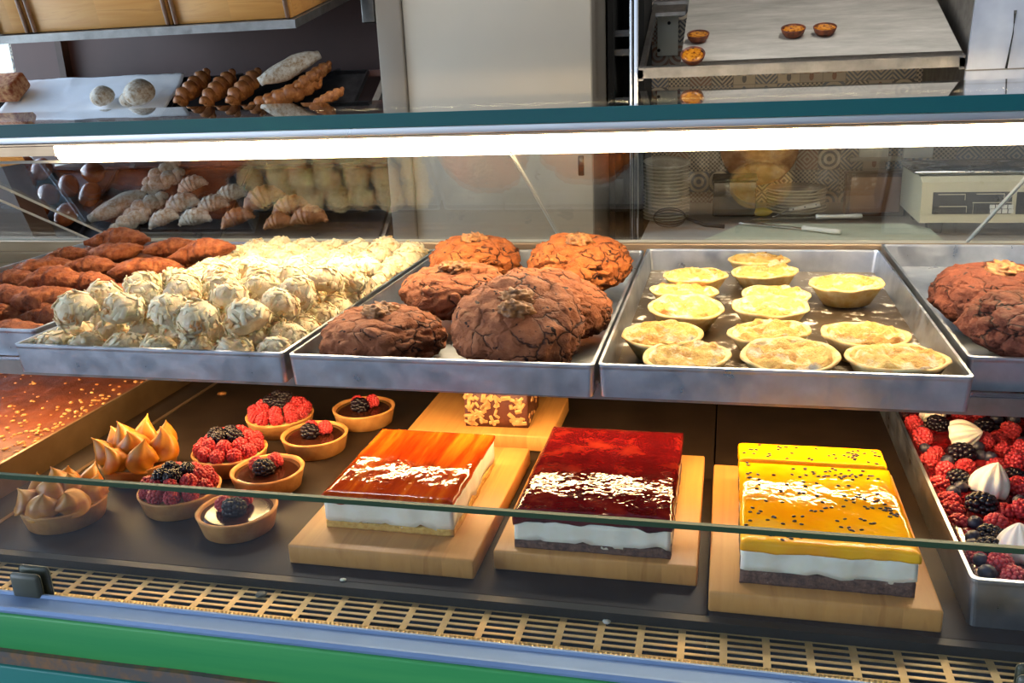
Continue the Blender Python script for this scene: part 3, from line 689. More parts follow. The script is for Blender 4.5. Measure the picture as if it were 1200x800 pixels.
for k, (lab, px, py, sc) in enumerate(pies):
    z = -.008
    p = onz(px, py, z); 
    if k in (1, 3, 4, 6, 7, 5): z += .0
    tilt = R.uniform(-.08, .05) if k != 2 else -.02
    e_ = .0555 * sc + .006; p.x = min(max(p.x, e_), .4 - e_); p.y = min(max(p.y, e_ - .002), .66 - e_)
    PM.put(k % 5, lab, (p.x, p.y, ZB + .0045 + (.006 if k in (1, 3, 7) else .001)), (tilt, R.uniform(-.05, .05), R.uniform(0, 6.28)), 'custard pies dusted with sugar', (sc,) * 3)

# ------------------------------------------------------------------ berries
def drupe_mesh(name, mat, rad, L, rows_, dr, seed, sub=2, hollow=False):
    mb = MB(); r_ = random.Random(seed)
    for i in range(rows_):
        t = (i + .5) / rows_; th = PI * (.06 + .82 * t)
        rr_ = rad * math.sin(th) ** .8; z = L * math.cos(th)
        n_ = max(1, int(round(2 * PI * rr_ / (dr * 1.65))))
        for k in range(n_):
            a = 2 * PI * (k + .5 * (i % 2)) / n_ + r_.uniform(-.08, .08)
            s_ = dr * r_.uniform(.9, 1.1)
            mb.blob((rr_ * math.cos(a), rr_ * math.sin(a), z), (s_, s_, s_), sub if sub > 1 else 1)
    mb.blob((0, 0, 0), (rad * .88, rad * .88, L * .9), 2)
    return mb.mesh(name, mat)
RB = [drupe_mesh('raspberry', 'raspberry', .0072, .0078, 7, .0024, s, 1) for s in range(3)]
BB = [drupe_mesh('blackberry', 'blackberry', .0076, .0098, 6, .0032, s + 5, 2) for s in range(3)]
def bl_mesh():
    mb = MB().lathe([(.0001, -.0052), (.0035, -.0048), (.0058, -.002), (.0062, .0008), (.005, .0038), (.0032, .005), (.0026, .0056), (.0021, .0048), (.0001, .0044)], 20); return mb.mesh('blueberry', 'blueberry')
BL = bl_mesh()
def kiss_mesh(r_, h_, seed):
    mb = MB(); prof = []
    for k in range(15):
        t = k / 14; prof.append((r_ * (math.cos(t * PI / 2) ** .75 if t < 1 else 0) * (.82 + .5 * t * (1 - t)) + .0002, h_ * (t ** .9)))
    prof = [(.0001, 0)] + prof
    def wob(a, k): return (1 + .075 * math.cos(9 * a + k * .13), 0)
    mb.lathe(prof, 72, wob); return mb.mesh('meringue_kiss', 'meringue')

# ------------------------------------------------------------------ small tarts on the deck
ZD = -.19
def shell(t, r=.049, h=.027, mat='tart_shell', seed=0):
    def wob(a, k): return (1 + .012 * noise.noise(Vector((math.cos(a) * 2.5 + seed, math.sin(a) * 2.5, k * .3))), .0009 * noise.noise(Vector((math.cos(a) * 3, math.sin(a) * 3 + seed, 0))) if k in (3, 4, 5) else 0)
    MB().lathe([(.0001, 0), (r - .009, 0), (r - .0065, .0015), (r - .0008, h - .002), (r, h), (r - .0022, h + .0010), (r - .0048, h - .0002), (r - .0058, h - .004), (r - .0068, h - .009), (.0001, h - .009)], 56, wob).build('tart_shell', mat, t)
def disc(t, r, z, name, mat, dome=0.0):
    prof = [(.0001, z + dome)] + [(r * k / 6, z + dome * (1 - (k / 6) ** 2)) for k in range(1, 7)] + [(r, z - .004), (.0001, z - .004)]
    MB().lathe(prof, 48).build(name, mat, t)
def berry(t, k, kind, loc, rot, sc=1):
    o = place({'r': 'raspberry', 'b': 'blackberry', 'u': 'blueberry'}[kind], RB[k % 3] if kind == 'r' else BB[k % 3] if kind == 'b' else BL, t, loc, rot); o.scale = (sc,) * 3; return o
def choc_tart(px, py, label, spin, r=.0485):
    p = onz(px, py, ZD); t = thing('chocolate_tart', label, 'tart', (p.x, p.y, ZD + .0003), (0, 0, spin), 'chocolate berry tarts')
    shell(t, r, .026, seed=px); disc(t, r - .0055, .0225, 'chocolate_filling', 'choc_fill')
    berry(t, 0, 'b', (-.004, -.006, .0305), (PI / 2, .2, 1.15), 1.22)
    berry(t, 1, 'r', (-.013, .012, .030), (.5, .6, 0), 1.12); berry(t, 2, 'r', (.011, .012, .0305), (-.6, .2, 1), 1.16)
    return t
choc_tart(428, 495, 'chocolate tart with a blackberry and two raspberries, nearest the biscuit cake board', .1)
choc_tart(371, 527, 'chocolate tart between two berry tarts and the orange cake', -.1)
choc_tart(316, 570, 'chocolate tart half crossed by the glass edge, beside the orange cake board', .5)
choc_tart(281, 618, 'chocolate tart nearest the vent grille, behind the low glass', .7)
def berry_tart(px, py, label, spin, r=.052):
    p = onz(px, py, ZD); t = thing('berry_tart', label, 'tart', (p.x, p.y, ZD + .0003), (0, 0, spin), 'tarts heaped with berries')
    shell(t, r, .025, seed=px); disc(t, r - .0055, .021, 'cream_filling', 'pastry_cream', .006)
    k = 0
    for n_, rad_, z in ((11, .0385, .031), (7, .0255, .038)):
        for i in range(n_):
            a = 2 * PI * i / n_ + .2; k += 1
            berry(t, k, 'r', (rad_ * math.cos(a), rad_ * math.sin(a), z + R.uniform(-.0015, .0015)), (R.uniform(-.6, .6), R.uniform(-.6, .6), R.uniform(0, 6)), R.uniform(1.08, 1.25))
    for i, (x, y) in enumerate(((-.012, .004), (.011, .008), (.004, -.011), (-.006, .019))):
        berry(t, i, 'b', (x, y, .0455), (R.uniform(-.7, .7) + 1.2, R.uniform(-.6, .6), R.uniform(0, 6)), 1.06)
    return t
berry_tart(330, 503, 'tart heaped with raspberries and blackberries, furthest back of the three berry tarts', .3)
berry_tart(272, 546, 'tart heaped with raspberries and blackberries, middle of the three berry tarts', 1.2)
berry_tart(214, 592, 'tart heaped with raspberries and blackberries, behind the low front glass', 2.0)
def dollop_mesh(seed, L=.040, r=.0168):
    mb = MB(); r_ = random.Random(seed); bx_ = r_.uniform(-.008, .008); by_ = r_.uniform(.003, .009)
    path = []; rad_ = []
    for k in range(22):
        t = k / 21; c = t ** 3
        path.append(Vector((bx_ * c, by_ * (c - .4 * t * t), L * t)))
        w = (math.sin(PI * min(1, t * 1.55 + .18)) if t < .25 else 1 * math.cos((t - .25) / .75 * PI / 2) ** 1.25)
        rad_.append(max(.0007, r * (w if t >= .25 else .55 + .45 * math.sin(t / .25 * PI / 2))))
    mb.sweep(path, lambda t, g_: rad_[min(21, int(round(t * 21)))] * (1 + .20 * math.cos(2 * g_ + seed + 2.6 * t) + .08 * math.cos(5 * g_ + 4 * t) + .06 * noise.noise(Vector((math.cos(g_), math.sin(g_), t * 3 + seed)))), 20)
    return mb.mesh('meringue_dollop', 'toasted')
DM = [dollop_mesh(s, .040 + .003 * (s % 3)) for s in range(5)]
def mer_tart(px, py, label, spin, zs=1):
    p = onz(px, py, ZD); t = thing('meringue_tart', label, 'tart', (p.x, p.y, ZD + .0003), (0, 0, spin), 'toasted meringue tarts')
    shell(t, .052, .026, seed=px); disc(t, .046, .020, 'lemon_filling', 'pastry_cream', .004)
    k = 0
    for n_, rad_, lean, z, sc in ((7, .033, .62, .022, 1.0), (3, .0125, .2, .030, 1.05)):
        for i in range(n_):
            a = 2 * PI * i / n_ + .3; k += 1
            o = place('meringue_dollop', DM[k % 5], t, (rad_ * math.cos(a), rad_ * math.sin(a), z))
            o.rotation_euler = (Matrix.Rotation(a, 3, 'Z') @ Matrix.Rotation(lean * .55, 3, 'Y') @ Matrix.Rotation(R.uniform(0, 6), 3, 'Z')).to_euler(); o.scale = (sc * 1.12, sc * 1.12, sc * zs)
    return t
mer_tart(79, 607, 'toasted meringue tart nearest the front, crossed by the glass edge', 0, .82)
mer_tart(166, 556, 'toasted meringue tart with tall curled peaks, beside the brownie tray', .7, 1.12)

# ------------------------------------------------------------------ cutting boards and cakes
BT = -.166
def cboard(label, x0, x1, y0, y1):
    cx_, cy_ = (x0 + x1) / 2, (y0 + y1) / 2
    mb = MB().rbox((x0 - cx_, y0 - cy_, ZD + .0004 - BT), (x1 - cx_, y1 - cy_, 0), .0022, 2)
    return tag(mb.build('cutting_board', 'board', None, (cx_, cy_, BT)), label, 'cutting board', 'wooden boards under the cakes')
cboard('wooden board under the orange glazed cake', -.327, -.112, -.172, .122)
cboard('wooden board under the dark red glazed cake', -.096, .121, -.148, .129)
cboard('wooden board under the yellow passion fruit cakes', .133, .347, -.19, .105)
cboard('wooden board under the chocolate biscuit block', -.303, -.092, .162, .32)

def slabpart(t, name, mat, x0, x1, y0, y1, zb, zt, nx_=26, ny_=30, amp_t=.0, amp_b=.0, seed=0, inset=0, bulge=.0, drip=0, mat2=None):
    """a cake layer: wavy top, ragged lower edge, slightly uneven sides"""
    mb = MB(); vs = []; fs = []
    def X(i): return x0 + (x1 - x0) * i / nx_
    def Y(j): return y0 + (y1 - y0) * j / ny_
    def side(x, y, z):
        return Vector((noise.noise(Vector((x * 60 + seed, y * 60, z * 60))), noise.noise(Vector((x * 60, y * 60 + seed, z * 60 + 4))), 0)) * .0011
    for j in range(ny_ + 1):
        for i in range(nx_ + 1):
            x, y = X(i), Y(j); e = min(min(i, nx_ - i) / 2.0, min(j, ny_ - j) / 2.0, 1)
            z = zt + amp_t * noise.noise(Vector((x * 34 + seed, y * 34, 0))) - (.0022 * (1 - e) ** 2 if bulge else 0)
            p = Vector((x, y, z))
            if e == 0: p += side(x, y, z)
            vs.append(p)
    W = nx_ + 1
    for j in range(ny_):
        for i in range(nx_): fs.append((j * W + i, j * W + i + 1, (j + 1) * W + i + 1, (j + 1) * W + i))
    per = [j * 0 + i for i in range(W)] + [j * W + nx_ for j in range(1, ny_ + 1)] + [ny_ * W + i for i in range(nx_ - 1, -1, -1)] + [j * W for j in range(ny_ - 1, 0, -1)]
    LV = 4; base = len(vs); n_ = len(per)
    for l in range(1, LV + 1):
        for q in per:
            p = vs[q]; 
            lowz = zb + amp_b * (noise.noise(Vector((p.x * 45 + seed, p.y * 45, 7))) + .5 * noise.noise(Vector((p.x * 130, p.y * 130 + seed, 7))))
            if drip and p.y < y0 + .004:
                lowz -= drip * max(0, noise.noise(Vector((p.x * 28 + seed, 2, 3)))) 
            z = p.z + (lowz - p.z) * l / LV
            out = Vector((0, 0, 0))
            if bulge: 
                s_ = math.sin(PI * l / LV * .8) * bulge
                cx_, cy_ = (x0 + x1) / 2, (y0 + y1) / 2
                out = Vector(((1 if p.x > cx_ else -1) * s_ if abs(abs(p.x - cx_) - (x1 - x0) / 2) < .004 else 0, (1 if p.y > cy_ else -1) * s_ if abs(abs(p.y - cy_) - (y1 - y0) / 2) < .004 else 0, 0))
            vs.append(Vector((p.x, p.y, z)) + out + side(p.x, p.y, z) * .8)
    for l in range(LV):
        for k in range(n_):
            a = per[k] if l == 0 else base + (l - 1) * n_ + k; b = per[(k + 1) % n_] if l == 0 else base + (l - 1) * n_ + (k + 1) % n_
            fs.append((a, base + l * n_ + k, base + l * n_ + (k + 1) % n_, b))
    fs.append(tuple(base + (LV - 1) * n_ + k for k in range(n_)))
    mb.add(vs, fs, True); return mb.build(name, mat, t)
def cake(label, x0, x1, y0, y1, ztop, zc, zb_, glaze, base, seed, glz=.0075, seeds=0, name='layer_cake', cat='cake', group=None):
    cx_, cy_ = (x0 + x1) / 2, (y0 + y1) / 2
    t = thing(name, label, cat, (cx_, cy_, BT), (0, 0, 0), group)
    a = (x0 - cx_, x1 - cx_, y0 - cy_, y1 - cy_); zt, zc, zb_ = ztop - BT, zc - BT, zb_ - BT
    slabpart(t, 'crumb_base', base, a[0], a[1], a[2], a[3], .0006, zb_, 30, 30, .0, .0, seed)
    slabpart(t, 'cream_layer', 'cream', a[0] + .0003, a[1] - .0003, a[2] + .0003, a[3] - .0003, zb_ - .0005, zt - glz, 36, 36, .0005, .0070, seed + 3)
    slabpart(t, 'glaze', glaze, a[0] - .0006, a[1] + .0006, a[2] - .0008, a[3] + .0006, zt - glz - .001, zt, 44, 56, .0005, .0024, seed + 7, 0, .0008, .016)
    if seeds:
        mb = MB(); r_ = random.Random(seed); cl = [(r_.uniform(a[0] + .01, a[1] - .01), r_.uniform(a[2] + .008, a[3] - .01)) for _ in range(max(6, seeds // 5))]
        for k in range(seeds):
            if r_.random() < .55:
                c = r_.choice(cl); x, y = c[0] + r_.gauss(0, .007), c[1] + r_.gauss(0, .005)
            else: x, y = r_.uniform(a[0] + .004, a[1] - .004), r_.uniform(a[2] + .004, a[3] - .004)
            if not (a[0] + .003 < x < a[1] - .003 and a[2] + .003 < y < a[3] - .003): continue
            mb.blob((x, y, zt + .0004), (.0023, .0014, .0010), 2, None, Matrix.Rotation(r_.uniform(-.8, .8), 3, 'Z'))
        o = mb.build('passion_fruit_seeds', 'seed', t); o['kind'] = 'stuff'
    return t
cake('rectangular cream cake with a shiny orange brown glaze', -.299, -.146, -.128, .062, -.121, -.128, -.157, 'orange_glaze', 'sponge', 1, .0065)
cake('rectangular cheesecake with a dark red berry glaze', -.074, .093, -.138, .102, -.122, -.13, -.156, 'red_glaze', 'crumb', 2, .0095)
cake('front passion fruit cheesecake, the larger of the two yellow cakes', .163, .325, -.171, .012, -.117, -.125, -.151, 'passion_glaze', 'crumb', 3, .010, 150, group='passion fruit cheesecakes')
cake('passion fruit cheesecake piece standing behind the larger yellow one', .163, .324, .016, .062, -.1155, -.125, -.151, 'passion_glaze', 'crumb', 4, .010, 46, group='passion fruit cheesecakes')
# chocolate biscuit block
t = thing('biscuit_cake', 'chocolate biscuit block studded with pale biscuit pieces, on the rear wooden board', 'cake', (-.176, .222, BT), (0, 0, .03))
slabpart(t, 'chocolate_body', 'salami', -.045, .045, -.034, .05, .0005, .054, 20, 20, .002, 0, 5, 0, .0015)
mb = MB(); r_ = random.Random(4)
for k in range(95):
    face = 'f' if k < 60 else r_.choice('tr')
    if face == 'f': c = Vector((r_.uniform(-.042, .040), -.0345, r_.uniform(.004, .050))); Rm = Matrix.Rotation(r_.uniform(0, PI), 4, 'Y')
    elif face == 't': c = Vector((r_.uniform(-.042, .042), r_.uniform(-.03, .045), .0545)); Rm = Matrix.Rotation(r_.uniform(0, PI), 4, 'Z')
    else: c = Vector((.0455, r_.uniform(-.03, .045), r_.uniform(.004, .050))); Rm = Matrix.Rotation(r_.uniform(0, PI), 4, 'X')
    L = r_.uniform(.003, .0085) if face != 'r' else .003; W = r_.uniform(.0018, .0032)
    if face == 'f': mb.rbox((-L, -.0022, -W), (L, .0012, W), .0008, 1, Matrix.Translation(c) @ Rm)
    elif face == 't': mb.rbox((-L, -W, -.0015), (L, W, .002), .0008, 1, Matrix.Translation(c) @ Rm)
    else: mb.rbox((-.0015, -L, -W), (.002, L, W), .0008, 1, Matrix.Translation(c) @ Rm)
mb.build('biscuit_pieces', 'biscuit', t)

# ------------------------------------------------------------------ berry traybake on the right
tray('deep steel tray of berry jelly cake on the deck', .3705, .775, -.176, .412, -.1375, ZD + .0004, 'tray_metal', flare=.003, name='deep_tray')
bc = thing('berry_traybake', 'red jelly traybake covered with berries and white meringues in the deep tray', 'cake', (.573, .118, ZD + .004))
slabpart(bc, 'red_jelly', 'red_jelly', -.1905, .1905, -.284, .284, .0005, .0345, 50, 60, .003, 0, 11)
ZJ = -.152
def onb(o, px, py, dz):
    p = onz(px, py, ZJ + dz); p.x = max(p.x, .391); p.y = min(max(p.y, -.155), .39); o.location = (p.x - .573, p.y - .118, p.z - (ZD + .004)); return o
rasp = [(1060, 496), (1081, 512), (1184, 505), (1154, 516), (1109, 553), (1191, 540), (1194, 570), (1195, 481), (1083, 541), (1170, 515), (1131, 548), (1096, 534), (1168, 548), (1092, 568), (1167, 614), (1198, 597), (1172, 660), (1104, 588), (1176, 602), (1115, 600), (1118, 614), (1125, 488), (1143, 487), (1176, 529), (1199, 525), (1122, 655), (1190, 680), (1150, 480), (1108, 480)]
low = {8, 9, 10, 11, 12, 13, 17, 18, 19, 20, 21, 22, 23, 25, 27, 28}
for k, (x, y) in enumerate(rasp): onb(berry(bc, k, 'r', (0, 0, 0), (R.uniform(-1.4, 1.4), R.uniform(-1.2, 1.2), R.uniform(0, 6)), R.uniform(1.25, 1.4)), x, y, -.002 if k in low else .006)
for k, (x, y) in enumerate([(1099, 497), (1126, 532), (1153, 500), (1164, 480), (1124, 562), (1150, 591), (1161, 628), (1157, 643), (1187, 560)]): onb(berry(bc, k, 'b', (0, 0, 0), (PI / 2 + R.uniform(-.3, .3), R.uniform(-.5, .5), R.uniform(.6, 2.2)), 1.42 if k in (1, 5) else 1.2), x, y, .006)
for k, (x, y) in enumerate([(1073, 496), (1072, 525), (1110, 540), (1146, 524), (1150, 534), (1161, 536), (1168, 491), (1188, 491), (1198, 518), (1117, 577), (1126, 571), (1143, 613), (1141, 630), (1149, 656), (1157, 671), (1195, 588), (1135, 640), (1080, 505)]): onb(berry(bc, k, 'u', (0, 0, 0), (R.uniform(-.9, .9), R.uniform(-.9, .9), R.uniform(0, 6)), R.uniform(1.15, 1.4)), x, y, .004)
r_ = random.Random(12)      # the part of the traybake beyond the photo edge carries the same berries
pts_ = [(o.location.x, o.location.y) for o in bc.children if o.name.split('.')[0] in ('raspberry', 'blackberry', 'blueberry')]
for k in range(400):
    x, y = r_.uniform(-.17, .178), r_.uniform(-.27, .27)
    q = CAM; px_ = (Vector((x + .573, y + .118, ZJ)) - Vector(CAM)); zz_ = px_.dot(Vector(FW))
    if 600 + FOC * px_.dot(Vector(RT)) / zz_ < 1204 or any((x - a) ** 2 + (y - b) ** 2 < .00075 for a, b in pts_): continue
    pts_.append((x, y)); kd = r_.choice('rrrbu')
    berry(bc, k, kd, (x, y, ZJ + .003 - (ZD + .004)), (r_.uniform(-1.2, 1.2), r_.uniform(-1.2, 1.2), r_.uniform(0, 6)), 1.28)
    if len(pts_) > 125: break
km = kiss_mesh(.019, .031, 0)
for x, y, rot_, sc, dz in ((1090, 492, (.5, .2, .3), .95, .0), (1118, 510, (1.15, .5, .9), 1.12, .012), (1156, 578, (-.25, .3, 0), 1.22, .0), (1212, 508, (.9, .4, 1), 1.05, .008), (1193, 650, (.0, -.08, 0), 1.15, .002)):
    o = place('meringue_kiss', km, bc, None, rot_); o.scale = (sc,) * 3; onb(o, x, y, dz)

# ------------------------------------------------------------------ brownie tray on the left
tray('deep steel tray of chocolate slab at the far left of the deck', -1.19, -.787, -.16, .47, -.143, ZD + .0004, 'seam', flare=.003, name='deep_tray')
t = thing('chocolate_slab', 'chocolate slab scattered with chopped nuts in the far left deep tray', 'cake', (-.9885, .155, ZD + .004))
slabpart(t, 'slab_body', 'brownie', -.1905, .1905, -.304, .304, .0005, .031, 50, 70, .003, 0, 21)
mb = MB(); r_ = random.Random(3)
for k in range(420):
    x, y = r_.uniform(-.18, .188), r_.uniform(-.3, .3)
    if r_.random() < .5: x = .188 - abs(r_.gauss(0, .07)); y = r_.gauss(-.12, .13)
    if not (-.188 < x < .188 and -.3 < y < .3): continue
    s_ = r_.uniform(.0012, .0040)
    mb.blob((x, y, .0325), (s_ * 1.3, s_, s_ * .55), 1, lambda p: 1 + .3 * nz(p, 2, k), Matrix.Rotation(r_.uniform(0, 3), 3, 'Z'))
o = mb.build('chopped_nuts', 'nut_bits', t); o['kind'] = 'stuff'
# crumbs on deck and grille
for px, py, lab, mt, s_, z in ((260, 461, 'lone walnut crumb on the dark deck behind the berry tarts', 'walnut', .0065, ZD + .003), (306, 696, 'brown crumb lying on the vent grille below the orange cake board', 'clamp', .0052, gzt + .0022), (402, 679, 'tiny pale crumb at the deck lip below the orange cake board', 'cream', .0028, ZD + .001), (711, 728, 'pale crumb lying on the vent grille below the red cake', 'cream', .0034, gzt + .0015)):
    mb = MB().blob((0, 0, 0), (s_ * 1.2, s_, s_ * .45), 3, lambda p: 1 + .3 * nz(p, 2.2, px))
    tag(mb.build('crumb', mt, None, onz(px, py, z)), lab, 'crumb')

# ------------------------------------------------------------------ bread rack behind, left
def srot(ang, a): return (Matrix.Rotation(ang, 3, 'X') @ Matrix.Rotation(a, 3, 'Z')).to_euler()
# two sloping levels
YA, YU, YL = 1.74, 1.93, 2.02
A1, A2 = ony(250, 138, YA), ony(200, 92, YU)
s_up = (A2.z - A1.z) / (YU - YA)
B1, B2 = ony(250, 281, YA), ony(150, 197, YL)
s_lo = (B2.z - B1.z) / (YL - YA)
rack = thing('bread_rack', 'dark brown bread rack with sloping shelves behind the counter', 'rack', (-1.6, 2.0, ZF))
RL = Vector((1.6, -2.0, -ZF))
def rpart(mb, name, mat): return mb.build(name, mat, rack, RL)
xl, xr = ony(20, 90, 2.3).x, ony(446, 60, 2.3).x
rpart(MB().box((xl, 2.30, ZF), (xr + .02, 2.33, 1.05)), 'back_panel', 'brown_panel')
def slope_board(name, z0, s_, xa, xb, ya, yb, th, mat):
    rpart(MB().prism([(ya, z0 + (ya - YA) * s_), (yb, z0 + (yb - YA) * s_), (yb, z0 + (yb - YA) * s_ - th), (ya, z0 + (ya - YA) * s_ - th)], 'x', xa, xb), name, mat)
xra = ony(452, 130, YA).x - .05
for nm, z0, s_, ye in (('upper_shelf', A1.z, s_up, YU), ('lower_shelf', B1.z, s_lo, YL)):
    for k in range(9):   # slatted rails
        xa = -2.41 + k * (xra - .02 + 2.41) / 8
        slope_board('shelf_slat', z0 - .012, s_, xa, xa + .022, YA - .005, ye + .03, .014, 'dull_steel')
    rpart(MB().box((-2.42, YA - .03, z0 - .040), (xra, YA - .008, z0 - .018)), 'shelf_front_bar', 'dull_steel')
    rpart(MB().box((-2.42, ye + .031, z0 + (ye + .03 - YA) * s_ - .04), (xra, 2.299, z0 + (ye + .03 - YA) * s_ - .02)), 'shelf_back_board', 'brown_panel')
for x in (-2.45, xra):
    rpart(MB().box((x, YA - .03, ZF), (x + .028, YA, 1.05)).box((x, 2.26, ZF), (x + .028, 2.30, 1.05)), 'rack_post', 'dark_wood') if x < -2 else rpart(MB().box((xra + .0, 2.2, ZF), (xra + .03, 2.3, 1.05)), 'rack_post', 'dark_wood')
# crate shelf
C1 = ony(200, 41, 1.60); C1b = ony(200, 31, 1.60)
xcr = ony(346, 27, 1.60).x
cs = MB().prism([(1.60, C1.z), (1.60, C1b.z), (2.3, C1b.z + .16), (2.3, C1.z + .16)], 'x', -2.16, xcr)
rpart(cs, 'crate_shelf', 'dull_steel')
rpart(MB().rbox((ony(424, 20, 2.2).x, 2.2, ony(424, 27, 2.2).z), (ony(439, 20, 2.2).x, 2.3, ony(424, -30, 2.2).z), .003), 'shelf_bracket', 'dull_steel')
# pine crates
cw = [(-2.14, ony(36, 20, 1.615).x - .006, 'pine bread crate partly cut off at the upper left photo corner'), (ony(36, 20, 1.615).x, ony(203, 20, 1.615).x - .006, 'pine bread crate in the middle of the top shelf'), (ony(203, 20, 1.615).x, xcr - .015, 'pine bread crate at the right end of the top shelf')]
for xa, xb, lab in cw:
    w = xb - xa; t = thing('bread_crate', lab, 'crate', ((xa + xb) / 2, 1.615, C1b.z + .005), (math.atan(.16 / .7), 0, 0), 'pine bread crates on the top shelf')
    h_ = .17
    MB().rbox((-w / 2, 0, 0), (w / 2, .016, h_), .003, 2).build('front_board', 'pine', t)
    MB().rbox((-w / 2, .5, 0), (w / 2, .516, h_), .003, 2).build('back_board', 'pine', t)
    for s_ in (-1, 1):
        MB().rbox((s_ * (w / 2 - .008) - .008, .0165, 0), (s_ * (w / 2 - .008) + .008, .4995, h_), .003, 2).build('side_board', 'pine', t)
    MB().box((-w / 2 + .017, .017, .001), (w / 2 - .017, .499, .01)).build('floor_board', 'pine', t)
    for s_ in (-1, 1): MB().rbox((s_ * (w / 2 - .011) - .006, -.010, .001), (s_ * (w / 2 - .011) + .006, -.0005, h_), .003, 2).build('corner_batten', 'mid_wood', t)
# trays on the rack
def slope_tray(label, xa, xb, z0, s_, mat='dark_tray', group=None, lip=.016):
    ang = math.atan(s_); L = ((YU if s_ == s_up else YL) - YA) / math.cos(ang)
    t = thing('baking_tray', label, 'tray', ((xa + xb) / 2, YA, z0 - .010), (ang, 0, 0), group)
    w = (xb - xa) / 2; th = .003
    MB().box((-w, 0, 0), (w, L, th)).build('tray_floor', mat, t)
    mb = MB().box((-w, 0, th), (w, .004, lip)).box((-w, L - .004, th), (w, L, lip)).box((-w, .004, th), (-w + .004, L - .004, lip)).box((w - .004, .004, th), (w, L - .004, lip))
    mb.build('tray_wall', mat, t); return t
def up_at(px, py): return hit(px, py, (0, YA, A1.z - .004), (0, -s_up, 1))
def lo_at(px, py): return hit(px, py, (0, YA, B1.z - .004), (0, -s_lo, 1))
angu, angl = math.atan(s_up), math.atan(s_lo)
xu = [up_at(-30, 130).x, up_at(2, 130).x, up_at(202, 128).x, up_at(335, 125).x, up_at(415, 125).x]
GU = 'dark trays on the upper rack shelf'
slope_tray('dark tray holding the toasted bread slice, at the upper left', -2.41, xu[1] - .004, A1.z, s_up, group=GU)
slope_tray('dark tray lined with white baking paper on the upper rack shelf', xu[1], xu[2] - .004, A1.z, s_up, group=GU)
slope_tray('dark tray of knotted pastries on the upper rack shelf', xu[2], xu[3] - .03, A1.z, s_up, group=GU)
slope_tray('dark tray of flaky pastries at the right of the upper rack shelf', xu[3] - .026, xu[4], A1.z, s_up, group=GU)
# paper sheet
mb = MB(); vs = []; fs = []; nx_, ny_ = 40, 30; L = (YU - YA) / math.cos(angu) - .0
xa, xb = xu[1] + .006, xu[2] - .012
for j in range(ny_ + 1):
    for i in range(nx_ + 1):
        u_, v_ = i / nx_, j / ny_
        z = .0185 + .004 * noise.noise(Vector((u_ * 5, v_ * 4, 1))) + .004 * abs(noise.noise(Vector((u_ * 13, v_ * 9, 4))))
        if v_ > .85: z += (v_ - .85) * .08
        vs.append((xa + (xb - xa) * u_, -.004 + v_ * (L + .004), z))
for j in range(ny_):
    for i in range(nx_): fs.append((j * 41 + i, j * 41 + i + 1, (j + 1) * 41 + i + 1, (j + 1) * 41 + i))
mb.add(vs, fs, True)
o = mb.build('baking_paper', 'paper', None, (0, YA, A1.z - .010), (angu, 0, 0)); sm = o.modifiers.new('thickness', 'SOLIDIFY'); sm.thickness = .0006
tag(o, 'sheet of white baking paper dusted with flour on the upper rack', 'paper')
# buns and slices above
def mk_bun(mat, seed, rx=.045, ry=.045, rz=.035):
    def f():
        mb = MB().blob((0, 0, rz * .75), (rx, ry, rz), 3, lambda p: (1 + .06 * nz(p, 1.4, seed)) * (1 if p.z > -.55 else .9))
        return tag(mb.build('bread_bun', mat), '', 'bun')
    return f
UB = Once([mk_bun('dusted', 2), mk_bun('bun', 4, .036, .052, .034), mk_bun('bun', 6, .040, .050, .032)])
for lab, px, py, sc in (('small sugar dusted bun on the white paper, the lower one', 127, 128, .9), ('larger sugar dusted bun on the white paper', 171, 126, 1.15), ('low dusted bun half behind the larger one', 157, 130, .7)):
    p = up_at(px, py); UB.put(0, lab, p + Vector((0, -.008, .024)), srot(angu, R.random()), 'dusted buns on the paper', (sc,) * 3)
p = up_at(8, 131)
tag(MB().rbox((-.09, -.05, 0), (.065, .05, .062), .012, 3).build('bread_slice', 'bread_cut', None, (p.x - .01, p.y + .045, p.z + .056), (angu, 0, .0)), 'thick toasted bread slice at the upper left photo edge', 'bread')
# knotted pastries: chains of three lobes
def mk_knot(mat, seed, lobes=3, L=.10, r=.030):
    def f():
        mb = MB(); n_ = 16 * lobes
        path = [Vector((0, L * (2 * k / n_ - 1), .010 * math.sin(k * .7) * (1 if lobes > 1 else .15))) for k in range(n_ + 1)]
        mb.sweep(path, lambda t, g_: r * (max(.15, math.sin(PI * min(max(t, .03), .97))) ** .35) * (.80 + .22 * abs(math.sin(PI * lobes * t + .55 * math.cos(g_)))) * (1 + .10 * noise.noise(Vector((t * 7 + seed, math.cos(g_) * 1.5, math.sin(g_) * 1.5)))), 18, flat=.85)
        return tag(mb.build('knotted_pastry', mat), '', 'pastry')
    return f
KN = Once([mk_knot('croissant', 1), mk_knot('croissant', 4), mk_knot('dusted', 7, 3, .11, .032), mk_knot('dusted', 9, 2, .085, .034), mk_knot('dusted', 12, 1, .085, .028)])
GK = 'knotted pastries on the upper rack'
for k, (lab, px, py) in enumerate((('knotted pastry leaning at the left of its upper tray', 232, 115), ('knotted pastry in the middle of its upper tray', 262, 116), ('knotted pastry at the right of its upper tray', 292, 115))):
    p = up_at(px, py); KN.put(k % 2, lab, p + Vector((0, -.022, .034)), srot(angu, -.30), GK, (.95, .84, 1.0))
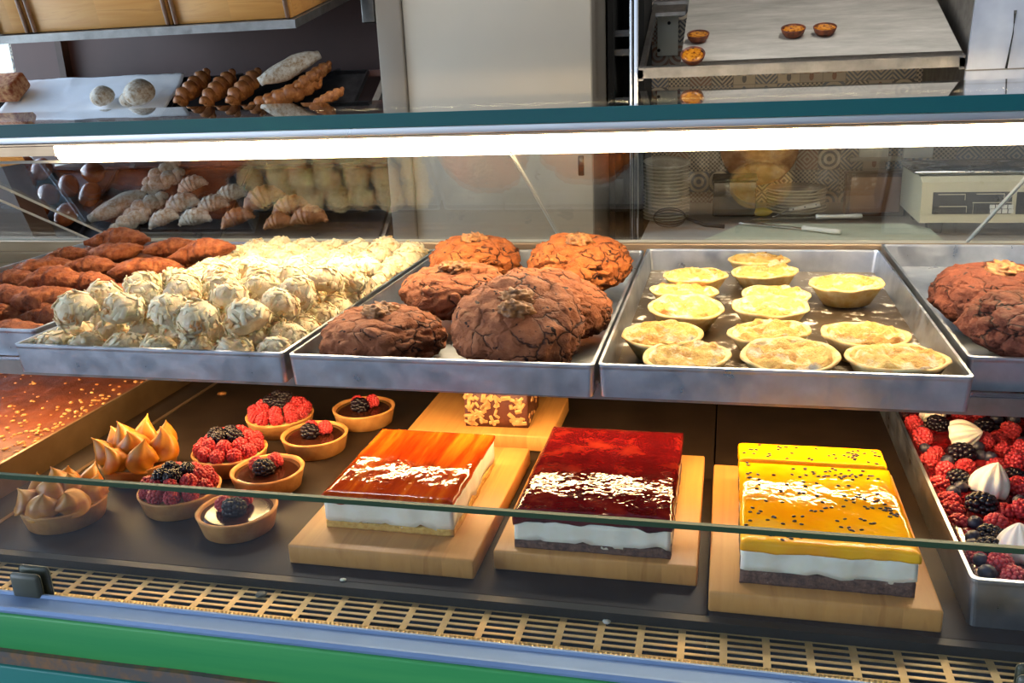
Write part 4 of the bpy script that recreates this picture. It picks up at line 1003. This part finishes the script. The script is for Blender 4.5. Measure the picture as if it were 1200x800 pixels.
for k, (lab, px, py, dz, a, mk_, sc) in enumerate((('dusted loaf lying on top of the flaky pastries', 349, 112, .075, -.85, 4, 1.25), ('flaky pastry at the front of the right upper tray', 322, 127, .018, -1.0, 0, .75), ('flaky pastry under the dusted loaf', 350, 123, .03, -.9, 1, .95), ('flaky pastry behind the dusted loaf', 374, 112, .05, -.6, 0, .7), ('flaky pastry at the right end of the upper tray', 386, 127, .018, -.8, 1, .6))):
    p = up_at(px, py); KN.put(mk_, lab, p + Vector((0, -dz * .5, dz + .012)), srot(angu, a), 'flaky pastries on the upper rack', (sc,) * 3)
# lower level
xw = [lo_at(-60, 270).x, lo_at(100, 275).x, lo_at(290, 275).x]
GL = 'dark trays on the lower rack shelf'
slope_tray('dark tray of shiny buns on the lower rack shelf', -2.41, lo_at(98, 272).x - .002, B1.z, s_lo, group=GL)
slope_tray('dark tray of dusted croissants on the lower rack shelf', lo_at(98, 272).x + .002, lo_at(262, 272).x - .002, B1.z, s_lo, group=GL)
slope_tray('dark tray of plain croissants at the right of the lower rack shelf', lo_at(262, 272).x + .002, xra - .01, B1.z, s_lo, group=GL)
GB = 'shiny buns on the lower rack'
for k, (lab, px, py, a) in enumerate((('shiny bun furthest back at the left of the lower rack', 34, 206, .2), ('large shiny bun at the back of the lower rack', 54, 208, .4), ('dark shiny bun by the wooden bin, second from front', 36, 224, .1), ('shiny bun at the front left of the lower rack', 49, 256, -.1), ('shiny long bun lying behind the front bun', 63, 238, .8), ('round shiny bun at the front of its tray', 83, 261, .1), ('shiny bun in the middle of its tray', 86, 228, .5), ('bun with a pale split at the back of the lower rack', 114, 212, 1.0), ('shiny bun next to the long dusted roll', 111, 238, .1))):
    p = lo_at(px, py); UB.put(1 + k % 2, lab, p + Vector((0, 0, .012)), srot(angl, a), GB, (1.05,) * 3)
GD = 'dusted twists on the lower rack'
for lab, px, py, a, mk_, sc in (('long smooth dusted roll between buns and twists', 142, 250, -.9, 4, 1.25), ('dusted twist at the back of the lower rack', 196, 222, -.9, 3, .9), ('dusted twist behind the front twist', 176, 250, -.9, 3, .9), ('dusted twist at the front, above the finger pastries', 158, 268, -.9, 3, .85), ('dusted twist stacked at the very back', 194, 212, -.7, 3, .85)):
    p = lo_at(px, py); KN.put(mk_, lab, p + Vector((0, -.015, .030)), srot(angl, a), GD, (sc,) * 3)
def mk_croi(mat, seed):
    def f():
        mb = MB(); n_ = 44; path = []
        for k in range(n_ + 1):
            a = (k / n_ - .5) * 1.7; path.append(Vector((.085 * math.sin(a), .075 * math.cos(a) - .055, .030 + .012 * math.cos(a * 1.8))))
        def rad_(t, g_):
            w = max(.16, math.sin(PI * min(max(t, .02), .98))) ** .8
            rid = (t * 7.5 + .08 * math.sin(g_)) % 1.0
            return .037 * w * (.84 + .20 * rid) * (1 + .05 * noise.noise(Vector((t * 6 + seed, math.cos(g_), math.sin(g_)))))
        mb.sweep(path, rad_, 18, flat=.85); return tag(mb.build('croissant', mat), '', 'croissant')
    return f
CR = Once([mk_croi('dusted', 1), mk_croi('dusted', 5), mk_croi('croissant', 3), mk_croi('croissant', 8)])
GC = 'croissants on the lower rack'
for k, (lab, px, py, kd, a, sc) in enumerate((('dusted croissant at the front beside the front twist', 197, 268, 0, .5, .85), ('dusted croissant behind the front one', 219, 252, 1, .4, 1.0), ('dusted croissant furthest back in its tray', 230, 228, 0, .5, .85), ('dusted croissant at the front, second from the twists', 233, 268, 1, .2, .9), ('dusted croissant in the middle of its tray', 254, 252, 0, .3, .9), ('dusted croissant at the back right of its tray', 275, 240, 1, .3, .9), ('half dusted croissant at the front of the plain ones', 283, 268, 2, .5, .9), ('large plain croissant at the back of its tray', 315, 248, 3, .6, 1.15), ('plain croissant at the front of its tray', 330, 272, 2, .2, .8), ('plain golden croissant at the right end of the lower rack', 366, 268, 3, .1, 1.0), ('plain croissant behind the golden one', 345, 256, 2, .4, 1.0))):
    p = lo_at(px, py); CR.put(kd, lab, p + Vector((0, 0, .004)), srot(angl, a), GC, (sc,) * 3)
# small blank card hanging at the rack back
p = ony(72, 196, 2.28); tag(MB().rbox((-.04, -.002, -.012), (.04, .002, .012), .0008, 1).build('shelf_card', 'white_plastic', None, (p.x, 2.292, p.z)), 'small white card on the rack back above the buns', 'card')
# wooden bin at the far left
p0, p1 = ony(-40, 262, 1.55), ony(13, 195, 1.55)
t = thing('bread_bin', 'dark wooden bread bin with a pale rim at the left photo edge', 'bin', (p0.x, 1.55, p0.z - .25))
xo = ony(18, 262, 1.55).x - p0.x; xo2 = ony(2, 195, 1.55).x - p0.x; zt_ = p1.z - (p0.z - .25)
MB().prism([(-.4, 0), (xo + .12, 0), (xo2, zt_), (-.4, zt_)], 'y', 0, .10).build('bin_body', 'dark_wood', t)
MB().prism([(-.41, zt_), (xo2 + .004, zt_), (xo2 - .01, zt_ + .03), (-.41, zt_ + .03)], 'y', -.006, .106).build('bin_rim', 'pine', t)

# ------------------------------------------------------------------ white cabinet, dark shelving, post
YC = 1.76
xa, xm, xb = ony(445, 60, YC).x, ony(474, 60, YC).x, ony(692.5, 60, YC).x
t = thing('tall_cabinet', 'tall white cabinet with a flat door in the middle of the back', 'cabinet', ((xa + xb) / 2, YC, ZF)); o_ = Vector((-(xa + xb) / 2, -YC, -ZF))
MB().box((xa + .004, YC + .03, ZF), (xb - .002, 2.3, 1.3)).build('cabinet_body', 'paint_grey', t, o_)
MB().rbox((xa, YC - .012, ZF), (xm, YC + .03, 1.3), .004, 2).build('side_frame', 'paint_grey', t, o_)
dr = MB().rbox((xm + .001, YC, ZF + .05), (xb, YC + .028, 1.3), .004, 2).build('cabinet_door', 'paint_white', t, o_)
hp_ = ony(681, 194, YC); MB().rbox((hp_.x - .009, YC - .003, hp_.z - .030), (hp_.x + .009, YC + .002, hp_.z + .030), .0025, 2).build('handle_slot', 'scale_dark', dr)
xs0, xs1 = xb + .076, ony(744, 60, 2.2).x
t = thing('shelving_unit', 'black shelving in the narrow gap beside the white cabinet', 'shelf unit', ((xs0 + xs1) / 2, 2.2, ZF)); o_ = Vector((-(xs0 + xs1) / 2, -2.2, -ZF))
MB().box((xs0 - .05, 2.36, ZF), (xs1 + .02, 2.40, 1.3)).build('shelf_back', 'black', t, o_)
for x in (xs0 - .07, xs1 + .02): MB().box((x, 2.1, ZF), (x + .02, 2.4, 1.3)).build('shelf_side', 'black', t, o_)
for y_ in (40, 62, 120, 205, 243): 
    z = ony(715, y_, 2.15).z; MB().box((xs0 - .05, 2.12, z - .01), (xs1 + .02, 2.36, z + .01)).build('shelf_board', 'scale_dark', t, o_)
# tray stand on the right: chrome post, frame, tray
YR = 1.80
t = thing('tray_stand', 'steel stand with a chrome post that carries the egg tart tray', 'stand', (ony(743, 100, YR).x, YR, ZF)); o_ = Vector((-ony(743, 100, YR).x, -YR, -ZF))
xp = ony(742.5, 60, YR).x
MB().rbox((xp - .012, YR, ZF), (xp - .004, YR + .02, 1.3), .002, 2).build('chrome_post', 'chrome', t, o_)
MB().rbox((xp + .000, YR + .004, ZF), (xp + .013, YR + .02, 1.3), .002, 2).build('chrome_post', 'chrome', t, o_)
fz0 = ony(760, 82, YR); fx1 = ony(1130, 105, 1.83).x - .012; Yb = 2.36
zb1 = ony(768, 3, Yb).z; sl = (zb1 - fz0.z) / (Yb - YR)
def slopebar(xa_, xb_, ya_, yb_, zoff, th, name, mat):
    MB().prism([(ya_, fz0.z + (ya_ - YR) * sl + zoff), (yb_, fz0.z + (yb_ - YR) * sl + zoff), (yb_, fz0.z + (yb_ - YR) * sl + zoff - th), (ya_, fz0.z + (ya_ - YR) * sl + zoff - th)], 'x', xa_, xb_).build(name, mat, t, o_)
slopebar(xp + .014, xp + .028, YR, Yb, 0, .03, 'side_bar', 'dull_steel'); slopebar(fx1 - .014, fx1, YR, Yb, 0, .03, 'side_bar', 'dull_steel')
slopebar(xp + .014, fx1, YR, YR + .012, .006, .03, 'front_bar', 'dull_steel')
slopebar(xp + .014, fx1, Yb - .014, Yb, .006, .03, 'rear_bar', 'dull_steel')
slopebar(xp + .028, ony(800, 60, 2.1).x, Yb - .1, Yb - .03, 0, .012, 'cross_plate', 'dull_steel')
pa, pb = ony(768, 66, 2.30), ony(792, 14, 2.30)
mb = MB().rbox((pa.x, 2.385, pa.z), (pb.x + .004, 2.395, pb.z), .002, 2); mb.build('wall_plate', 'white_plastic', t, o_)
for px, py in ((772, 59), (784, 27)):
    q = ony(px, py, 2.38); MB().blob((q.x, 2.383, q.z), (.006, .004, .006), 2).build('screw', 'brass_screw', t, o_)
# tray plate with egg tarts
def st_at(px, py): return hit(px, py, (0, YR, fz0.z + .010), (0, -sl, 1))
q0 = st_at(797, 78); q1 = st_at(1130, 66); ang = math.atan(sl); Lr = (Yb - YR - .02) / math.cos(ang)
t2 = thing('baking_tray', 'worn grey baking tray tilted towards the counter with four egg tarts', 'tray', ((q0.x + q1.x) / 2, YR + .013, fz0.z + .0065 + .013 * sl), (ang, 0, 0))
w = (q1.x - q0.x) / 2
n = NT('floury worn tray'); n.set(col=n.ramp(n.noise(9, 6, .7, n.scale((.5, 2, 1))), [(.3, rgb(150, 146, 138)), (.55, rgb(178, 174, 166)), (.72, rgb(200, 196, 188))]), rough=.6); M['floury'] = n.m
MB().box((-w, 0, 0), (w, Lr, .004)).build('tray_floor', 'floury', t2)
MB().box((-w, -.003, 0), (w, -.0002, .008)).build('tray_lip', 'dull_steel', t2)
def mk_nata():
    t_ = thing('egg_tart', '', 'tart')
    def wob(a, k): return (1 + .03 * noise.noise(Vector((math.cos(a) * 3, math.sin(a) * 3, k))), 0)
    MB().lathe([(.0001, 0), (.021, 0), (.030, .012), (.034, .024), (.0325, .025), (.030, .021), (.0001, .018)], 32, wob).build('tart_shell', 'nata_shell', t_)
    MB().lathe([(.0001, .0235), (.012, .0242), (.022, .0235), (.029, .0215), (.0295, .019), (.0001, .018)], 32).build('custard', 'custard', t_)
    return t_
NA = Once([mk_nata])
for lab, px, py, tl, sc in (('egg tart at the back left of the tilted tray', 818, 49, 0, 1.0), ('pale egg tart lying at the front edge of the tilted tray', 812, 72, .30, 1.05), ('egg tart in the middle of the tilted tray, left of the close pair', 929, 43, 0, 1.05), ('egg tart in the middle of the tilted tray, right of the close pair', 966, 41, 0, 1.0)):
    p = st_at(px, py); NA.put(0, lab, p + Vector((0, 0, .001)), srot(ang + tl, R.random() * 6), 'egg tarts on the tilted tray', (sc,) * 3)
# steel hood at the right
ya = 1.83; zb_ = ony(1150, 140, ya).z
xh0, xh1 = ony(1130, 105, ya).x, 1.55
t = thing('mounted_steel_cabinet', 'smeared stainless steel cabinet at the upper right, fixed to the tiles', 'cabinet', (xh0, ya, zb_)); o_ = Vector((-xh0, -ya, -zb_))
za, zb2 = ony(1150, 98, ya).z, ony(1150, 82, ya).z
MB().prism([(xh0 + .03, 1.3), (xh1, 1.3), (xh1, zb_), (xh0 - .005, zb_)], 'y', ya + .012, YB - .002).build('cabinet_body', 'dull_steel', t, o_)
MB().prism([(xh0 + .035, 1.3), (xh1, 1.3), (xh1, zb2 + .002), (xh0, zb2 + .002)], 'y', ya, ya + .0115).build('front_plate', 'pale_steel', t, o_)
MB().prism([(xh0, zb2 - .002), (xh1, zb2 - .002), (xh1, za + .002), (xh0 - .002, za + .002)], 'y', ya, ya + .0115).build('front_strip', 'pale_steel', t, o_)
MB().prism([(xh0 - .002, za - .002), (xh1, za - .002), (xh1, zb_), (xh0 - .005, zb_)], 'y', ya, ya + .0115).build('front_strip', 'pale_steel', t, o_)
q = [ony(x, y, ya - .002) for x, y in ((1190, 12), (1187, 40), (1183, 60), (1179, 80))]
MB().sweep([Vector(v_) for v_ in q], [.007, .003, .004, .006], 10, flat=.5).build('drip_mark', 'scale_dark', t, o_)

# ------------------------------------------------------------------ rear counter and what stands on it
ZT = ony(1000, 289, 1.60).z - .004
xc = ony(746, 285, 1.60).x
t = thing('rear_counter', 'grey work counter along the tiled wall', 'counter', (.7, 2.0, ZF)); o_ = Vector((-.7, -2.0, -ZF))
MB().rbox((xc, 1.60, ZT - .03), (2.0, 2.415, ZT), .003, 2).build('counter_top', 'counter', t, o_)
MB().box((xc + .03, 1.64, ZF), (1.98, 2.40, ZT - .03)).build('counter_body', 'dull_steel', t, o_)
def mk_plate():
    prof = [(.0001, .003), (.045, .003), (.05, .0), (.055, .0), (.06, .004), (.08, .011), (.082, .0125), (.0805, .0135), (.059, .0065), (.05, .0055), (.0001, .0055)]
    return tag(MB().lathe(prof, 40).build('plate', 'porcelain'), '', 'plate')
PL = Once([mk_plate])
b = onz(781, 258, ZT); sc = ((ony(807, 220, b.y) - ony(752, 220, b.y)).length) / .164
hgt_ = ony(781, 182, b.y).z - ZT; npl = 17
for k in range(npl):
    tl = (.0, 0, 0) if k < npl - 1 else (.12, .05, 0)
    PL.put(0, f'white plate in the tall stack, {ORD[k+1]} from the bottom' if k < npl - 1 else 'white plate tilted on top of the tall stack', (b.x + R.uniform(-.002, .002), b.y, ZT + .0005 + k * (hgt_ - .02) / npl), tl, 'tall stack of white plates', (sc, sc, .9))
b2 = onz(932, 250, ZT); sc2 = ((ony(968, 232, b2.y) - ony(897, 232, b2.y)).length) / .164
hg2 = ony(932, 214, b2.y).z - ZT
for k in range(8):
    PL.put(0, f'larger white plate in the low stack, {ORD[k+1]} from the bottom', (b2.x + R.uniform(-.003, .003), b2.y, ZT + .0005 + k * (hg2 - .02) / 8), (.0, 0, k), 'low stack of larger white plates', (sc2, sc2, 1.2))
# pale board and knives
c0, c1, c2, c3 = onz(825, 288, ZT), onz(1098, 283, ZT), onz(1075, 253, ZT), onz(868, 253, ZT)
o = MB().prism([(c0.x, 1.625), (c1.x, 1.625), (c1.x + .0, 1.80), (c1.x - .05, 1.88), (c3.x, 1.88)], 'z', ZT + .0005, ZT + .018).build('cutting_board', 'poly_board')
tag(o, 'pale green plastic cutting board on the rear counter', 'cutting board')
def knife(label, h0, h1, bl, bm='steel', zz=.018):
    a = onz(*h0, ZT + zz + .009); b_ = onz(*h1, ZT + zz + .009); c_ = onz(*bl, ZT + zz + .009)
    t_ = thing('kitchen_knife', label, 'knife', a); d = b_ - a; e = c_ - a
    pts = [d * (k / 8) for k in range(9)]
    MB().sweep(pts, [.0085, .0078, .007, .0068, .0068, .007, .0076, .0085, .007], 12, flat=.9).build('knife_handle', 'white_plastic', t_)
    s_ = e.cross(Vector((0, 0, 1))).normalized() * .016
    vs = [Vector((0, 0, -.004)), e * .9 + Vector((0, 0, -.004)), e + s_ * .2 + Vector((0, 0, -.004)), e * .85 + s_ + Vector((0, 0, -.004)), s_ + Vector((0, 0, -.004))]; n_ = len(vs)
    vs += [v_ + Vector((0, 0, .002)) for v_ in vs]
    MB().add(vs, [tuple(range(n_)), tuple(range(2 * n_ - 1, n_ - 1, -1))] + [(k, k + n_, (k + 1) % n_ + n_, (k + 1) % n_) for k in range(n_)], False).build('knife_blade', bm, t_)
knife('white handled knife lying at the back of the pale board', (956, 254), (1010, 253), (880, 256))
knife('white handled knife lying at the front of the pale board', (941, 267), (985, 272), (865, 260))
# riveted knife handle leaning on the low stack
a, b_ = ony(925, 246, b2.y - .12), ony(961, 239, b2.y - .12)
t_ = thing('kitchen_knife', 'white riveted knife leaning against the low plate stack', 'knife', a); d = b_ - a
MB().sweep([d * (k / 6) for k in range(7)], [.010, .011, .012, .012, .013, .014, .014], 10, flat=.6).build('knife_handle', 'white_plastic', t_)
for k in (.12, .5, .86): MB().blob(d * k + Vector((0, -.012, .002)), (.0025, .002, .0025), 2).build('rivet', 'brass_screw', t_)
e_ = onz(905, 254, ZT + .02) - a
MB().sweep([Vector((0, 0, 0)), e_], [.009, .004], 8, flat=.25).build('knife_blade', 'steel', t_)
p = onz(893, 250, ZT + .012); tag(MB().blob((0, 0, 0), (.034, .02, .014), 3, lambda q_: 1 + .1 * nz(q_, 2, 3)).build('lemon_piece', 'lemon', None, p + Vector((0, .02, .002))), 'small yellow piece of fruit beside the low plate stack', 'fruit')
# wire whisk / tongs
p = onz(792, 268, ZT); t_ = thing('wire_whisk', 'dark wire whisk lying in front of the tall plate stack', 'whisk', p + Vector((0, 0, .004)))
for k in range(5):
    pts = []
    for i in range(25):
        a = 2 * PI * i / 24; pts.append(Vector((.05 * math.cos(a) - .02, .02 * math.sin(a) * math.cos(k * PI / 5), .032 + .030 * math.sin(a) * (.4 + .6 * abs(math.sin(k * PI / 5 + .4))))))
    MB().sweep(pts, .0016, 6).build('whisk_wire', 'brass_screw', t_)
MB().sweep([Vector((.03, 0, .03)), Vector((.09, -.01, .01)), Vector((.15, -.02, .007))], [.005, .006, .007], 10).build('whisk_handle', 'brass_screw', t_)
# dark box, engraved wooden box, round board, outlets
a, b_ = onz(842, 254, ZT), onz(878, 254, ZT); hz_ = ony(860, 213, a.y).z - ZT
t_ = thing('dark_canister', 'dark box standing between the two plate stacks', 'box', (.5 * (a.x + b_.x), a.y + .06, ZT + .0005))
wv = abs(b_.x - a.x) / 2 + .02; MB().rbox((-wv, -.06, 0), (wv, .06, hz_), .006, 3).build('box_body', 'scale_dark', t_); MB().rbox((-wv - .003, -.063, hz_ + .0003), (wv + .003, .063, hz_ + .012), .004, 2).build('box_lid', 'black', t_)
yb = 2.12; a, b_ = ony(990, 252, yb), ony(1058, 252, yb); hz_ = ony(1020, 203, yb).z - ZT
t_ = thing('wooden_box', 'brown wooden box standing upright against the tiles behind the pale board', 'box', ((a.x + b_.x) / 2, yb, ZT + .0005)); wv = (b_.x - a.x) / 2
MB().rbox((-wv, 0, 0), (wv, .07, hz_), .004, 2).build('box_body', 'mid_wood', t_)
fr = MB().box((-wv, -.006, 0), (-wv + .012, -.0003, hz_)).box((wv - .012, -.006, 0), (wv, -.0003, hz_)).box((-wv + .012, -.006, hz_ - .012), (wv - .012, -.0003, hz_)).box((-wv + .012, -.006, 0), (wv - .012, -.0003, .012)); fr.build('box_frame', 'dark_wood', t_)
q = ony(890, 172, 2.36); mb = MB(); n_ = 40
mb.lathe([(.0001, 0), (.13, 0), (.135, .006), (.135, .014), (.13, .02), (.0001, .02)], 48)
o = mb.build('round_board', 'cork', None, (q.x, 2.385, max(q.z, ZT + .14)), (PI / 2 - .06, 0, 0)); tag(o, 'round coarse brown board leaning on the tiles', 'board')
for px, lab in ((1024, 'white double wall socket on the tiles, nearer the plates'), (1076, 'white double wall socket on the tiles above the scale')):
    q = ony(px, 171, YB); t_ = thing('wall_socket', lab, 'socket', (q.x, YB - .0005, q.z), (0, 0, 0), 'wall sockets')
    MB().rbox((-.048, -.012, -.04), (.048, 0, .04), .003, 2).build('socket_plate', 'white_plastic', t_)
    MB().rbox((-.022, -.0128, -.004), (.022, -.0105, .026), .001, 1).build('socket_face', 'paint_white', t_)
q = ony(1020, 186, YB); tag(MB().rbox((-.07, -.014, -.008), (.10, 0, .008), .003, 2).build('socket_trunking', 'paint_white', None, (q.x, YB - .0005, q.z)), 'short white cable trunking under the wall socket', 'trunking')
# scale
ys = 1.78; s0, s1 = ony(1082, 214, ys), ony(1090, 258, ys); zt_, zb3 = ony(1120, 214, ys).z, ony(1120, 261, ys).z
xs = s0.x; W_ = .46
t_ = thing('shop_scale', 'beige shop scale with dark display windows and a keypad', 'scale', (xs + W_ / 2, ys, ZT + .0005)); o_ = Vector((-xs - W_ / 2, -ys, -ZT - .0005))
MB().prism([(ys, zb3), (ys + .012, zt_), (ys + .05, zt_ + .012), (ys + .33, zt_ + .012), (ys + .33, zb3), (ys + .02, zb3 - .002)], 'x', xs, xs + W_).build('scale_body', 'scale_body', t_, o_)
for fx in (.05, W_ - .05):
    for fy in (.06, .28): MB().rbox((xs + fx - .02, ys + fy - .02, ZT + .0006), (xs + fx + .02, ys + fy + .02, zb3), .003, 2).build('scale_foot', 'scale_dark', t_, o_)
MB().rbox((xs - .015, ys + .05, zt_ + .018), (xs + W_ + .015, ys + .34, zt_ + .026), .003, 2).build('weighing_plate', 'steel', t_, o_)
MB().box((xs + .1, ys + .1, zt_ + .012), (xs + W_ - .1, ys + .28, zt_ + .018)).build('plate_support', 'scale_dark', t_, o_)
hh = zt_ - zb3; fang = math.atan2(.012, hh)
def fpanel(px0, py0, px1, py1, name, mat, off, parent=None):
    a_, b2_ = ony(px0, py1, ys), ony(px1, py0, ys)
    def yy(z): return ys + (z - zb3) / hh * .012
    mb = MB(); vs = []
    for d_ in (off, -.001):
        for x, z in ((a_.x, a_.z), (b2_.x, a_.z), (b2_.x, b2_.z), (a_.x, b2_.z)): vs.append((x, yy(z) - d_, z))
    mb.add(vs, [(0, 1, 2, 3), (7, 6, 5, 4), (0, 4, 5, 1), (1, 5, 6, 2), (2, 6, 7, 3), (3, 7, 4, 0)], False)
    return mb.build(name, mat, t_, o_)
fpanel(1092, 225, 1188, 251, 'display_panel', 'scale_dark', .001)
for a_ in ((1100, 227.6, 1132, 228.8), (1131, 227.6, 1132.4, 235), (1101, 241.5, 1133, 242.7), (1132, 241.5, 1133.4, 249), (1145, 227, 1178, 228.2), (1177, 227, 1178.4, 234), (1140, 237, 1189, 238.2), (1140, 237, 1141.2, 251)):
    fpanel(*a_, 'window_outline', 'scale_line', .0022)
for k in range(4):
    for j in range(2): fpanel(1160 + k * 7.2, 240 + j * 5.2, 1166.4 + k * 7.2, 244.6 + j * 5.2, 'key', 'white_plastic', .003)
for x_ in (1190,): fpanel(x_, 225, 1240, 251, 'key_panel', 'scale_dark', .0008)

# ------------------------------------------------------------------ unseen lamps over the work aisle, added to brighten the background
for k, x in enumerate((-1.2, .6)):
    t_ = thing('ceiling_lamp', ('neutral ceiling lamp panel over the bread rack', 'neutral ceiling lamp panel over the rear counter')[k], 'lamp', (x, 1.25, ZC - .05))
    MB().rbox((-.3, -.15, 0), (.3, .15, .0495), .004, 2).build('lamp_housing', 'white_plastic', t_)
    MB().box((-.28, -.13, -.006), (.28, .13, -.0004)).build('lamp_diffuser', 'ceiling_light', t_)

# ------------------------------------------------------------------ light and view
wd = bpy.data.worlds.new('daylight'); S.world = wd; wd.use_nodes = True; nt = wd.node_tree; bg = nt.nodes['Background']
tc = nt.nodes.new('ShaderNodeTexCoord'); sp = nt.nodes.new('ShaderNodeSeparateXYZ'); nt.links.new(tc.outputs['Generated'], sp.inputs[0])
def wramp(sock, stops):
    cr = nt.nodes.new('ShaderNodeValToRGB'); nt.links.new(sock, cr.inputs[0])
    while len(cr.color_ramp.elements) < len(stops): cr.color_ramp.elements.new(.5)
    for e, (p, c) in zip(cr.color_ramp.elements, stops): e.position = p; e.color = c
    return cr.outputs[0]
mp = nt.nodes.new('ShaderNodeMapRange'); nt.links.new(sp.outputs['X'], mp.inputs[0]); mp.inputs[1].default_value = -1; mp.inputs[2].default_value = 1
# the street is open and bright to the left, shaded by buildings to the right
side = wramp(mp.outputs[0], [(.0, (5.0,) * 3 + (1,)), (.09, (4.0,) * 3 + (1,)), (.15, (.85,) * 3 + (1,)), (.25, (.68,) * 3 + (1,)), (.52, (.40,) * 3 + (1,)), (.66, (.11,) * 3 + (1,)), (1, (.09,) * 3 + (1,))])
sky = wramp(sp.outputs['Z'], [(0, (.74, .86, 1.0, 1)), (.6, (.52, .68, 1.0, 1))])
mx = nt.nodes.new('ShaderNodeMix'); mx.data_type = 'RGBA'; mx.blend_type = 'MULTIPLY'; mx.inputs[0].default_value = 1
nt.links.new(side, mx.inputs[6]); nt.links.new(sky, mx.inputs[7])
nt.links.new(mx.outputs[2], bg.inputs['Color']); bg.inputs['Strength'].default_value = 2.4
S.view_settings.view_transform = 'Standard'; S.view_settings.look = 'None'; S.view_settings.exposure = 0; S.view_settings.gamma = 1
S.view_settings.use_curve_mapping = False
S.cycles.use_denoising = True; S.cycles.max_bounces = 10; S.cycles.transparent_max_bounces = 16; S.cycles.caustics_reflective = False; S.cycles.caustics_refractive = False
S.cycles.sample_clamp_indirect = 6
# lift everything from tray-rim height to the floor datum
for o in list(S.objects):
    if o.parent is None: o.location.z += H
